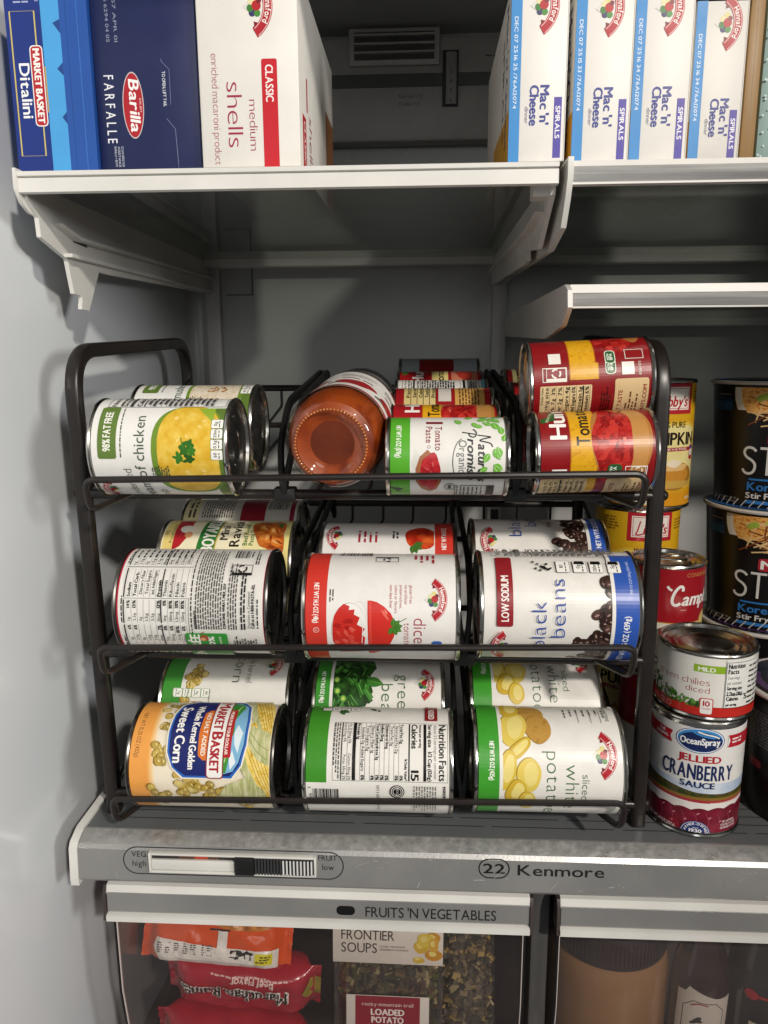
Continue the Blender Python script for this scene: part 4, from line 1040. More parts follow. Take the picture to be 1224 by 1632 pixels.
def diced_back():
    A = Art(); C2 = 118; o = 40
    A.rect('cf3a2e', -C2, 3.4, C2, 17.4); A.T('f6f1ea', 'NET WT 14.5 OZ', o - 14, 8.6, 3.6, w=24, bold=.25)
    A.blob(pat(('8f1a12', 'c4361c', 'd9662c'), 120, 'noise'), o - 2, 28, 12, 13, 0, n=24, amp=.08, seed=3); A.rect('e7e4df', -C2, 17.4, C2, 18)
    for a in (200, 240, 280, 170): leaf(A, o - 10, 34, 8, a, '3f6a28', '6a8a40')
    emblem(A, o - 1, 95, 21)
    for i in range(4): A.micro('a5283a', o - 8, 62 + i * 4.4, o + 6, 66 + i * 4.4, 3.4, seed=i + 5)
    A.micro('3a3634', o - 4, 45, o + 6, 52, 3, seed=9)
    return A
food_can('tomato_can', 'half hidden can with tomato picture and small emblem behind the diced tomatoes', .0385, .1086, diced_back(), lying(-51.5, 57.1, 69.5, 181.8, 'L'), top='L', base='e7e4df')

BEAN = ('2a1a16', '3a2620', '4a3028', '331f1a', '553a32')
def bean_art(o=0., main=True):
    A = Art(); C2 = 118; B_ = '2d55ac'; T_ = '2a4a9c'
    q = random.Random(9)
    pts = []
    for i in range(150):
        u = q.uniform(-46, 36); v = q.uniform(20, 50)
        lim = 34 - max(0, (u - (-20))) * .24 + (6 if u < -12 else 0)
        if 20 < v < lim + 6 * sin(u * .3): pts.append((o + u, v))
    pts.sort(key=lambda p: -p[1])
    A.pile(pts, BEAN, 4.0, 2.9, seed=3, hl='9a8078', rim='1a0f0c')
    A.rect('e4e1da', -C2, 18.8, C2, 21.2)
    A.rect(B_, -C2, 3.4, o + 52, 18.8) if main else A.rect(B_, -C2, 3.4, C2, 16)
    A.T('f2f1ee', 'NET WT 15.5 OZ (439g)', o + 4.5, 9.6, 3.7, w=42, al='r', bold=.22)
    if main:
        A.T('c9d4ea', 'PER 1/2 CUP (130g) SERVING', o + 19, 7.4, 1.7, w=25)
        A.rrect('8c1f25', o - 3.2, 86.2, o + 48, 97, 1.4); A.T('f2ece6', 'LOW SODIUM', o + .4, 89.2, 4.9, w=30.5, bold=.3)
        icons(A, o + 34, 13.2, 1, 10, 8.4, 1, ('5g',), line='8a8a8a', fg='141414')
        for i, (y, s_) in enumerate(((25, '130mg'), (36, '0g'), (47.4, '110'))): icons(A, o + 34, y, 1, 10, 8.6, 1, (s_,), line='6a6a72', fg='141414')
        for y in (13.4, 25.2, 36.2): A.poly('141414', [(o + 41, y + .4), (o + 43.9, y + 1.2), (o + 43.9, y + 7.2), (o + 41, y + 8)])
        A.blob('141414', o + 38, 64.5, 2.6, 1.2, 50, amp=.5, seed=3); A.blob('141414', o + 36.5, 61, 2.2, .8, 120, seed=2); A.ell('141414', o + 41, 62.5, 1, 1)
        for i, (u, v) in enumerate(((37, 70), (41, 68.5), (43, 71.5), (35.5, 67))):
            A.poly('141414', [(o + u + (1.5 if j % 2 == 0 else .6) * cos(radians(90 + 36 * j)), v + (1.5 if j % 2 == 0 else .6) * sin(radians(90 + 36 * j))) for j in range(10)])
        nutri(A, o + 49.5, 5, o + 86, 99, seed=7, k='7c7a78')
    A.T(T_, 'black', o + 13.5, 64.2, 9.6, w=33, al='r', space=.16, thin=True); A.T(T_, 'beans', o + 28.5, 51.6, 9.6, w=39, al='r', space=.16, thin=True)
    emblem(A, o - 20, 92.5, 21)
    return A
food_can('bean_can', 'low sodium black beans can with blue band, front right of the middle tier', .0385, .1088, bean_art(), lying(68.1, 176.9, -7.5, 178.6, 'L'), top='L', base='e4e1da')
def bean_back():
    A = Art(); C2 = 118; o = 36; B_ = '2d55ac'; T_ = '2a4a9c'; q = random.Random(4)
    pts = [(o + q.uniform(-20, 20), q.uniform(17, 48)) for i in range(70)]
    pts = [p for p in pts if p[1] < 46 - (p[0] - o + 20) * .35]; pts.sort(key=lambda p: -p[1])
    A.pile(pts, BEAN, 4.0, 2.9, seed=5, hl='9a8078', rim='1a0f0c')
    A.rect('e4e1da', -C2, 14.6, C2, 17); A.rect(B_, -C2, 3.4, C2, 14.6); A.T('f2f1ee', 'NET WT 15.25 OZ (432g)', o - 12, 7, 3.7, w=40, bold=.22)
    A.T(T_, 'black', o - 2, 66.5, 9.6, w=33, space=.16, thin=True); A.T(T_, 'beans', o + 9, 54, 9.6, w=36, space=.16, thin=True)
    emblem(A, o - 6, 90.5, 21); A.micro('8a8680', o + 8, 42, o + 18, 46, 1.6)
    return A
food_can('bean_can', 'black beans can half hidden behind the low sodium beans', .0385, .1058, bean_back(), lying(67.7, 173.5, 69.5, 185.6, 'L'), top='L', base='e4e1da')

# ---- bottom tier --------------------------------------------------
P_COB = pat(('c39632', 'e2c257', 'f0d884', 'dfb848'), 420, 'voronoi', rough=.3)
P_HUSK = pat(('98a162', 'bdbd88', 'd8d4ae'), 90, 'noise', stretch=(1, 1, 6))
KERN = ('c8ac55', 'b89b48', 'd6c07a', 'a99250')
def cluster(A, x, y, n, s_, seed):
    q = random.Random(seed)
    for i in range(n):
        u, v = x + q.gauss(0, s_ * 1.3), y + q.gauss(0, s_ * .9)
        A.blob('8a6f24', u - .3, v - .4, 3.5, 2.8, q.uniform(0, 180), amp=.1, seed=i); A.blob(q.choice(KERN), u, v, 3.2, 2.6, q.uniform(0, 180), amp=.12, seed=i + 5); A.blob('e3d08a', u - .4, v + .6, 1.1, .6, 20, seed=i)
def corn_art():
    A = Art(); C2 = 118
    for k, h in enumerate(('f2d9b0', 'f0cd98', 'eebf7c', 'ecb164', 'eaa652')): A.rect(h, -C2, 3.4, C2, 21.5 - k * 1.1)
    A.rect('eaa04c', -C2, 3.4, C2, 17)
    A.T('5a3a18', 'NET WT 15.25 OZ (432g)', -51, 7.0, 3.0, w=35)
    for x, y, n, s_, sd in ((-60, 34, 7, 3.2, 1), (-57, 28, 4, 3, 2), (-39, 25, 3, 1.6, 3), (-20, 24, 7, 3, 4), (-14, 26, 5, 3, 5), (3, 50, 12, 3.6, 6), (6, 42, 9, 3.6, 7), (7, 62, 8, 3, 8), (8, 19, 3, 1.5, 9), (13, 74, 5, 2.5, 10), (16, 30, 5, 3, 11), (-70, 40, 6, 3, 12), (18, 90, 6, 3, 13)): cluster(A, x, y, n, s_, sd)
    for x0, y0, x1, y1, w in ((-78, 90, -34, 104, 9), (-40, 86, 10, 106, 10)):           # two cobs with husk
        dx, dy = x1 - x0, y1 - y0; L_ = sqrt(dx * dx + dy * dy); nx, ny = -dy / L_, dx / L_
        A.poly(P_HUSK, [(x0 + nx * w * .9, y0 + ny * w * .9), (x1 + nx * w * .3, y1 + ny * w * .3), (x1 - nx * w, y1 - ny * w), (x0 - nx * w * 1.5, y0 - ny * w * 1.5), (x0 - 6, y0 - w)])
        A.poly(P_COB, [(x0 + nx * w * .7, y0 + ny * w * .7), ((x0 + x1) / 2 + nx * w * .8, (y0 + y1) / 2 + ny * w * .8), (x1 + nx * w * .4, y1 + ny * w * .4), (x1 + dx * .06, y1 + dy * .06), (x1 - nx * w * .5, y1 - ny * w * .5), ((x0 + x1) / 2 - nx * w * .7, (y0 + y1) / 2 - ny * w * .7), (x0 - nx * w * .5, y0 - ny * w * .5)])
        for k in (-.45, -.2, .05, .3, .55): A.stroke('9a7420', [(x0 + nx * w * k, y0 + ny * w * k), (x1 + nx * w * k * .7, y1 + ny * w * k * .7)], .35)
    A.poly(P_HUSK, [(-34, 104.8), (-40, 88), (-32, 84), (-16, 96), (-12, 104.8)]); A.stroke('6f7f3e', [(-36, 88), (-26, 97), (-22, 104)], .4); A.stroke('6f7f3e', [(-34, 86), (-22, 95), (-16, 103)], .4)
    A.poly(P_HUSK, [(2, 74), (14, 66), (20, 84), (14, 104), (4, 100), (-4, 88)]); A.stroke('c9cf9a', [(8, 70), (12, 86), (8, 102)], .5)
    pane = lambda g: [(-66 - g, 45 - g), (-60, 35.5 - g), (-48, 32 - g), (-34, 31 - g), (-20, 32 - g), (-10, 36 - g), (-4 + g, 44 - g), (-4 + g, 77 + g), (-12, 84 + g), (-26, 87 + g), (-44, 87 + g), (-58, 85 + g), (-66 - g, 78 + g)]
    A.poly('f0e6cf', pane(2)); A.poly('2b66bd', pane(.9)); A.poly('1b2668', pane(-.5))
    A.poly('7fb4d6', [(-64, 72), (-6, 72), (-8, 79), (-14, 83), (-26, 86), (-44, 86), (-58, 84), (-64, 78)])
    A.poly('d9e8ee', [(-40, 80), (-34, 84.5), (-20, 82), (-26, 79), (-34, 78)]); A.poly('e6eef2', [(-22, 78), (-14, 81), (-9, 77), (-16, 76)])
    A.poly('3f8f3a', [(-64, 70), (-6, 70), (-7, 74), (-16, 76), (-24, 74.5), (-34, 78), (-44, 77), (-56, 82), (-62, 80)]); A.stroke('c9dc9a', [(-60, 79), (-46, 75), (-32, 75.5), (-14, 73)], .6, smooth=1); A.stroke('26622a', [(-58, 75), (-44, 73), (-30, 74)], .8, smooth=1)
    A.poly('d8742c', [(-53, 57), (-50, 53.5), (-34, 52.4), (-18, 53.5), (-15, 57), (-15, 62), (-53, 62)]); A.T('f2ece0', 'NO SALT ADDED', -50, 55.4, 3.0, w=32, bold=.25)
    A.rrect('b3222c', -54, 70, -17, 77, 1); A.T('f2ece0', 'MORE FOR YOUR DOLLAR', -52, 72.6, 2.2, w=33, bold=.2)
    A.rrect('8c1f2b', -67, 59.6, -2.6, 72.2, 2.5); A.rrect('efece8', -66.2, 60.4, -3.4, 71.4, 2.2)
    A.T('a8242e', 'M', -64.5, 62.3, 7.6, w=7.6, bold=.9); A.T('a8242e', 'ARKET', -56, 62.3, 6.4, w=19.8, bold=.8); A.T('a8242e', 'B', -34, 62.3, 7.6, w=5, bold=.9); A.T('a8242e', 'ASKET', -28.2, 62.3, 6.4, w=21, bold=.8)
    A.T('f3f1ec', 'Sweet Corn', -55.8, 35.4, 7.2, w=42.5, bold=.7); A.T('f3f1ec', 'Whole Kernel Golden', -58, 46.6, 5.0, w=49, bold=.5)
    return A
food_can('corn_can', 'sweet corn can with blue panel and orange band, front left of bottom tier', .0385, .1085, corn_art(), lying(-183.1, -74.6, -7.5, 55.8, 'R'), top='R', base='eee3cc', tin=M_DARKTIN)
A = Art(); G_ = '3f9233'
A.rect(G_, -118, 3.4, 118, 18.4); cluster(A, -42, 30, 16, 4, 3); cluster(A, -32, 26, 8, 3, 4); cluster(A, -18, 23, 5, 2, 5)
icons(A, -27, 12.5, 1, 6, 6.4, .8, ('80',), line=G_, fg='2e6a28')
for i, s_ in enumerate(('80', '0g', '240mg', '7g')): icons(A, -26.5, 36 - i * 7.6, 1, 6.6, 6.8, .8, (s_,), line=G_, fg='2e6a28')
A.T('4a5a42', 'corn', -32.5, 60, 9, w=30, al='r', space=.18, thin=True); A.T('4a5a42', 'whole kernel', -32.6, 71.5, 5.2, w=38, al='r', thin=True); emblem(A, -52, 92, 20); A.micro('7a7a72', -26, 42, -16, 44, 1.5)
food_can('corn_can', 'white kernel corn can with green band behind the sweet corn', .0385, .1085, A, lying(-186.2, -77.7, 69.5, 61.8, 'R'), top='R', base='e5e3dc')

def gb_back():
    A = Art(); C2 = 118; k = '121212'
    A.rect('418f2a', -C2, 3.4, C2, 18.2); A.rect('e8e5de', -1.8, 3.4, C2, 18.4)
    x0, y0, x1, y1 = -46.4, 22.2, -3.4, 104.2
    A.frame(k, x0, y0, x1, y1, .3)
    A.T(k, 'Nutrition Facts', x0 + 1.2, 97.8, 5.0, w=40.4, bold=.5)
    A.T(k, 'About 3.5 servings per container', x0 + 1.2, 94.2, 2.2, w=39.4); A.T(k, 'Serving size', x0 + 1.2, 90.2, 2.5, w=17.4, bold=.35); A.T(k, '1/2 Cup (120g)', x1 - 1, 90.2, 2.5, w=20, al='r', bold=.35)
    A.rect(k, x0 + .8, 86.8, x1 - .8, 88.9); A.T(k, 'Amount per serving', x0 + 1.2, 83.8, 1.7, w=18, bold=.2); A.T(k, 'Calories', x0 + 1.2, 78.4, 4.0, w=18.6, bold=.45); A.T(k, '15', x1 - 1.2, 78.2, 5.2, w=7, al='r', bold=.6)
    A.rect(k, x0 + .8, 76.2, x1 - .8, 77.2); A.T(k, '% Daily Value*', x1 - 1, 73.6, 1.7, w=15, al='r', bold=.25)
    rows = (('Total Fat 0g', '0%', 1), ('  Saturated Fat 0g', '0%', 0), ('  Trans Fat 0g', '', 0), ('Cholesterol 0mg', '0%', 1), ('Sodium 15mg', '1%', 1), ('Total Carbohydrate 3g', '1%', 1), ('  Dietary Fiber 1g', '4%', 0), ('  Total Sugars 0g', '', 0), ('    Includes 0g Added Sugars', '0%', 0), ('Protein 1g', '', 1))
    y = 70.2
    for s_, p, b in rows:
        ind = 1.2 + .9 * (len(s_) - len(s_.lstrip())); s2 = s_.strip()
        A.T(k, s2, x0 + ind, y, 2.0, w=1.28 * len(s2), bold=.22 if b else .05)
        if p: A.T(k, p, x1 - 1.1, y, 2.1, w=1.75 * len(p), al='r', bold=.3)
        A.rect(k, x0 + .8, y - .9, x1 - .8, y - .72); y -= 3.42
    A.rect(k, x0 + .8, 36.4, x1 - .8, 38.5)
    A.T(k, 'Vit. D 0mcg 0%', x0 + 1.2, 33.4, 1.9, w=16); A.T(k, 'Calcium 30mg 2%', x1 - 1, 33.4, 1.9, w=18, al='r'); A.rect(k, x0 + .8, 32.5, x1 - .8, 32.7)
    A.T(k, 'Iron 0.7mg 4%', x0 + 1.2, 29.8, 1.9, w=15); A.T(k, 'Potas. 60mg 2%', x1 - 1, 29.8, 1.9, w=17, al='r'); A.rect(k, x0 + .8, 28.2, x1 - .8, 28.9)
    for i in range(3): A.micro(k, x0 + 1.2, 26.1 - i * 1.7, x1 - 1 - i * 5, 27.6 - i * 1.7, 1.35, seed=i, ragged=0, h=.5)
    A.rrect('8a1f22', -84, 87.8, -48.6, 97, .6); A.T('f0e8e4', 'NO SALT ADDED', -50.5, 90.4, 4.0, w=32, al='r', bold=.3)
    for i in range(4): icons(A, -64.4, 12 + i * 7, 1, 5, 6.2, .8, ('15', '0g', '15mg', '0g')[i:i + 1], line='6a6a62', fg='1c1c1c')
    A.blob('141414', -62, 50, 2.4, 1.1, 40, amp=.6, seed=2); A.blob('141414', -60, 54, 1.2, 1.1, 0, amp=.6, seed=3)
    for a in (20, 60): leaf(A, -60, 26, 7, a, '2f5a24', '5a8a40')
    A.bars(k, 2.5, 8.5, 16, 27, vert=True); A.T(k, '0', 1.2, 5.2, 1.8); A.T(k, '41268', 6.4, 6, 1.8, rot=0)
    A.ell(k, 3.8, 68.4, 5.2, 5.2, 0, 30); A.ring('e8e5de', 3.8, 68.4, 4.2, 4.2, .5); A.ring('e8e5de', 3.8, 68.4, 2.9, 2.9, .4); A.T('e8e5de', 'RECYCLE', 3.8, 67.7, 1.6, w=7, al='c')
    A.T(k, 'NOT A SODIUM FREE FOOD', -1, 54, 1.8, w=25)
    for i in range(9): A.micro('6a6864', -1, 80 + i * 1.9, 26, 81.6 + i * 1.9, 1.5, seed=i + 4, h=.42)
    A.T(k, 'INGREDIENTS:', -1, 101, 1.6, w=14, bold=.2)
    return A
food_can('green_bean_can', 'green bean can turned to its nutrition facts, front middle of the bottom tier', .0385, .1085, gb_back(), lying(-55.4, 53.1, -7.5, 55, 'R'), top='R', base='e8e5de')
def gb_front():
    A = Art(); C2 = 118; G_ = '3f9233'; o = -36; q = random.Random(3)
    A.poly(pat(('12240e', '24481a', '356a24'), 150, 'noise'), [(o - 34, 17), (o + 22, 17), (o + 20, 44), (o + 8, 50), (o - 4, 46), (o - 16, 52), (o - 34, 48)])
    for i in range(34):
        u, v, a = o + q.uniform(-28, 20), q.uniform(19, 46), q.choice((20, 35, 50, 160, 70)) + q.uniform(-12, 12)
        c, d = cos(radians(a)), sin(radians(a)); l, w = q.uniform(7, 12), 2.1
        h = q.choice(('2f6a24', '3f8030', '275a1e', '4c9038', '1f4a18'))
        A.stroke('16300f', [(u - c * l / 2, v - d * l / 2 - .5), (u + c * l / 2, v + d * l / 2 - .5)], w * 2 + .5); A.stroke(h, [(u - c * l / 2, v - d * l / 2), (u, v + .4), (u + c * l / 2, v + d * l / 2)], w * 2)
        A.stroke('7fb45c', [(u - c * l * .4 - d * .7, v - d * l * .4 + c * .7), (u + c * l * .4 - d * .7, v + d * l * .4 + c * .7)], .45)
    for u, v in ((8, 21), (14, 26), (-2, 20)): A.ell('5a9a3a', o + u, v, 2.8, 2.6); A.ell('b7cf62', o + u, v, 1.7, 1.5)
    leaf(A, o - 2, 44, 15, 75, '3c7a2c', '8ab860')
    A.rect('e8e5de', -C2, 14.6, C2, 17.2); A.rect(G_, -C2, 3.4, C2, 14.6)
    A.T('f2f4ea', 'NET WT 14.5 OZ (411g)', -46, 7.2, 3.2, w=27.5, bold=.25)
    A.T('3f6a3a', 'green', -43.5, 70, 9.4, w=36, space=.18, thin=True); A.T('3f6a3a', 'beans', -34.5, 57, 9.4, w=36, space=.18, thin=True); emblem(A, -36, 91.5, 22)
    return A
food_can('green_bean_can', 'cut green beans can with green band behind the nutrition facts can', .0385, .1085, gb_front(), lying(-59.5, 49, 69.5, 60.5, 'R'), top='R', base='e8e5de')
YP = ('d8bb45', 'dfc65c', 'cfae38'); P_SPUD = pat(('a87c34', 'c09448', 'b88a3c'), 260, 'noise')
def pot_art(o=0., first=True):
    A = Art(); C2 = 118; G_ = '3f9a2f'; T_ = '466a3c'
    def sl(x, y, rx, ry, rot, i): A.blob('a98a2a', x - .3, y - .6, rx + .3, ry + .3, rot, n=24, amp=.08, seed=i); A.blob(YP[i % 3], x, y, rx, ry, rot, n=24, amp=.08, seed=i); A.blob('e8d680', x - rx * .1, y + ry * .15, rx * .7, ry * .6, rot, n=20, amp=.1, seed=i)
    A.blob('8f6a2a', o - 56, 42, 12, 9, 10, n=24, amp=.06, seed=2); A.blob(P_SPUD, o - 56, 42.6, 11.6, 8.6, 10, n=24, amp=.06, seed=2)
    A.blob('8f6a2a', o - 41, 46, 12.2, 9.6, 90 - 90, n=26, amp=.05, seed=3); A.blob(P_SPUD, o - 41, 46.4, 11.8, 9.2, 0, n=26, amp=.05, seed=3)
    sl(o - 41, 28.6, 14.5, 9.5, -8, 1); sl(o - 25, 32, 11, 4.6, -50, 2); sl(o - 10, 23.5, 15, 6, -10, 0); sl(o - 7, 38.5, 12, 8.6, 0, 1); sl(o + 6, 30, 10, 7, -20, 2); sl(o + 14, 38, 9, 6, 0, 0); sl(o - 62, 27, 12, 7, 0, 2)
    A.rect('e8e5de', -C2, 18, C2, 20.4); A.rect(G_, -C2, 3.4, C2, 18)
    A.T('f2f4ea', 'NET WT 15 OZ (425g)', o - 30, 11.2, 3.2, w=26.5, bold=.25)
    A.T(T_, 'potatoes', o - 23.8, 50.6, 9.6, w=58, space=.18, thin=True); A.T(T_, 'white', o - 15.2, 63.8, 9.4, w=36, space=.18, thin=True); A.T(T_, 'sliced', o - 8.6, 75.2, 5.2, w=20, thin=True)
    emblem(A, o - 22, 90.2, 25)
    for i in range(7): A.micro('5a5a54', o - 62, 66 + i * 4.6 - (i % 2), o - 50 - (i % 3) * 2, 68.6 + i * 4.6, 2.1, seed=i + 3)
    for y in (76, 85, 92): A.rect('6a6a64', o - 62, y, o - 46, y + .3)
    A.T('5a6a50', 'COOKING DIRECTIONS', o - 48, 95.6, 2.4, w=26, al='r')
    return A
food_can('potato_can', 'sliced white potatoes can with green band, front right of the bottom tier', .0385, .1069, pot_art(), lying(66.8, 173.7, -7.5, 58.2, 'R'), top='R', base='e8e5de')
food_can('potato_can', 'sliced white potatoes can half hidden behind its twin', .0385, .1069, pot_art(-40), lying(68.3, 175.2, 69.5, 63.3, 'R'), top='R', base='e8e5de')

# ---- standing cans right of the rack ------------------------------
DIRC = Vector((.03, -.527))
def cran_art():
    A = Art(); C2 = 104; o = -9.5; N_ = '1c2b5c'
    A.poly(pat(('9fb4cf', 'c3cfe0', 'dfe4ea'), 40, 'noise'), [(-C2, 33), (C2, 33), (C2, 42), (30, 45), (-30, 44), (-C2, 42)])
    A.poly(pat(('1a2410', '34421a', '5a4a1c', '26341a'), 260, 'voronoi'), [(-C2, 30), (C2, 32), (C2, 37.5), (30, 37), (10, 36), (-10, 36.5), (-30, 39), (-60, 42), (-C2, 43)])
    A.poly('8a6a2c', [(-C2, 30), (C2, 31), (C2, 32.5), (0, 33), (-C2, 32)]); A.poly('a5303a', [(-C2, 26), (C2, 28), (C2, 31), (-C2, 30.4)]); A.poly('d3a8a0', [(o + 10, 29), (60, 30), (60, 28), (o + 12, 27.5)])
    A.rect('e8e2dd', -C2, 22, C2, 28.4)
    P_ = '6b1220'
    pts = [(-C2, 3.4), (C2, 3.4), (C2, 21)]; x = C2
    for i in range(int(2 * C2 / 2)):
        x = C2 - 2 * i; pts.append((x, 22.8 + 1.6 * abs(sin(x / 3.9)) + 2 * sin(x / 30)))
    A.poly(pat(('5a0d1a', '74162a', '8a2038'), 90, 'noise', rough=.3), pts + [(-C2, 22)])
    for k in range(7): u = o - 26 + k * 8.5; A.stroke('9a3a4c', [(u, 20), (u + 2.6, 15), (u + 2.0, 8)], .6, smooth=1); A.blob('c07a88', u + 3, 19.5 - (k % 3) * 3, 1.3, .6, 30, seed=k)
    A.ell('8b1c2c', o - 14, 8, 4.4, 4.2); A.ell('c9727c', o - 15.4, 9.6, .9, .7)
    A.ell('24418c', o, 77.8, 17.2, 10.0, 2, 32); A.ell('f0f1f2', o, 77.8, 16.6, 9.5, 2, 32); A.ell('3f8fd0', o, 77.8, 15.8, 8.8, 2, 32); A.ell(N_, o + .4, 76.9, 15.2, 7.6, 2, 32)
    A.stroke('f0f1f2', [(o - 2, 84.6), (o + 3, 83.2), (o + 9, 82.4), (o + 13, 80.6)], 1.1, smooth=2); A.stroke('3f8fd0', [(o - 6, 84.6), (o - 2, 82.6), (o + 4, 81.4), (o + 10, 80.6)], 1.3, smooth=2)
    A.T('f2f3f4', 'OceanSpray', o, 74.6, 5.0, w=27.5, al='c', bold=.55, rot=2)
    A.T('b5202e', 'JELLIED', o + .6, 60.8, 5.2, w=30, al='c', bold=.6)
    A.T(N_, 'CRANBERRY', o, 46.8, 11.6, w=52, al='c', bold=.6, space=.2)
    A.T(N_, 'SAUCE', o + .4, 40.4, 4.6, w=24, al='c', bold=.55)
    A.poly('b5202e', [(o - 19.6, 71.6), (o - 19.6, 80.8), (o - 60, 83), (o - 60, 74)]); A.poly('e8e6e2', [(o - 19.5, 71.6), (o - 19.5, 80.8), (o - 21.4, 76)])
    A.T('f3e6e4', 'THE', o - 29, 77.6, 2.2, w=6, al='c', bold=.2); A.T('f3e6e4', 'ORIGINAL', o - 29, 74.4, 2.2, w=12, al='c', bold=.2)
    A.poly('b5202e', [(o + 20, 73), (o + 20, 82.6), (o + 50, 82), (o + 50, 72)]); A.poly('e8e6e2', [(o + 19.9, 73), (o + 19.9, 82.6), (o + 21.8, 78)]); A.micro('f3e6e4', o + 23.5, 75.5, o + 33, 81, 2.5, ragged=0)
    A.poly('1f3472', [(o + 1.5 + 10.8 * cos(radians(a)), 3.4 + 10.2 * sin(radians(a))) for a in range(0, 181, 12)])
    A.stroke('d8d4e0', [(o + 1.5 + 10 * cos(radians(a)), 3.4 + 9.4 * sin(radians(a))) for a in range(4, 177, 12)], .4)
    A.arcT('f2f0f2', 'FARMER-OWNED', o + 1.5, 3.4, 7.0, 1.8, bold=.25, space=.2); A.T('f2f0f2', 'SINCE', o + 1.5, 7.4, 1.1, w=4, al='c'); A.T('f2f0f2', '1930', o + 1.5, 4.4, 2.6, w=8.5, al='c', bold=.35)
    A.T('e6c9cc', 'NET WT. 14 OZ (397g)', o - 13, 4.6, 2.4, w=24, al='r', bold=.2, rot=-3)
    for i, s_ in enumerate(('NO ARTIFICIAL', 'COLORS, FLAVORS', 'OR PRESERVATIVES')): A.T('e6c9cc', s_, o + 27, 12.2 - i * 2.5, 1.7, w=(12, 14.5, 15)[i], al='c', bold=.15)
    return A
food_can('cranberry_can', 'cranberry sauce can standing right of the rack under the green chilies', .0348, .0936, cran_art(), (.2415, .0185, .0004), base='e8e6e2', lab=(4.4, 6.2))
def chili_art():
    A = Art(); C2 = 106; o = -10
    A.rect('c22a22', -C2, 3.4, C2, 10.6)
    A.rect('8fb52e', o - 10.4, 36.2, o + 12.5, 41.8); A.T('f3f4ea', 'MILD', o - 1.5, 37.2, 3.0, w=11.5, al='c', bold=.3)
    A.T('a12c34', 'green chilies', o + 1.2, 26.2, 5.2, w=42, al='r', thin=True); A.T('a12c34', 'diced', o + 1.4, 20.6, 4.4, w=16.5, al='r', thin=True)
    q = random.Random(8)
    for i in range(90):
        u = q.uniform(-58, -12); v = q.uniform(9, 10 + 14 * max(.05, 1 - (u + 58) / 46) + 2)
        A.blob(q.choice(('2f5a1c', '4a7a28', '3a6a20', '5f9036', '23461a')), u, v, q.uniform(1, 2.2), q.uniform(.8, 1.5), q.uniform(0, 180), n=8, amp=.5, seed=i)
    for i, (u, v) in enumerate(((-14, 14), (-9, 13), (-12, 11.6))): A.blob('4a7a28', u, v, 1.5, 1.2, 30 * i, n=8, amp=.4, seed=i)
    A.rect('c22a22', -C2, 3.4, C2, 9.4)
    for u in (-52, -44, -37): A.ring('e6b8b0', u, 6.4, 1.8, 1.8, .4)
    A.rrect('c22a22', o - 4.6, 4.6, o + 4.4, 17.2, 1.6); A.rrect('f0ece6', o - 4.0, 5.2, o + 3.8, 16.6, 1.3); A.T('b02a26', '10', o - .1, 11.2, 3.8, w=4.4, al='c', bold=.35); A.T('b02a26', 'CALORIES', o - .1, 8.6, 1.3, w=6, al='c')
    A.rect('ecebe6', 1.2, 10.5, 60, 47); A.frame('141414', 1.4, 10.5, 60, 45.2, .4)
    for i, (s_, w, h, b) in enumerate((('Nutrition', 13, 3.4, .4), ('Facts', 8, 3.4, .4), ('3 servings', 9, 2.2, 0), ('per container', 11, 2.2, 0), ('Serving size', 11.5, 2.5, .3), ('2 Tbsp (30g)', 12, 2.5, .3), ('Calories', 9, 2.8, .35), ('per serving', 8, 1.9, .2))):
        A.T('141414', s_, 2.8, 40.6 - i * 4.05, h, w=w, bold=b)
    A.T('141414', '5', 17, 16.5, 4, bold=.4); A.rect('141414', 2.2, 20.0, 30, 20.6)
    for i in range(8): A.micro('141414', 20, 12 + i * 4, 40, 15 + i * 4, 2.6, seed=i)
    return A
food_can('chili_can', 'short can of mild diced green chilies standing on the cranberry can', .0352, .0508, chili_art(), (.2440, .0190, .0943), base='e8e5de')
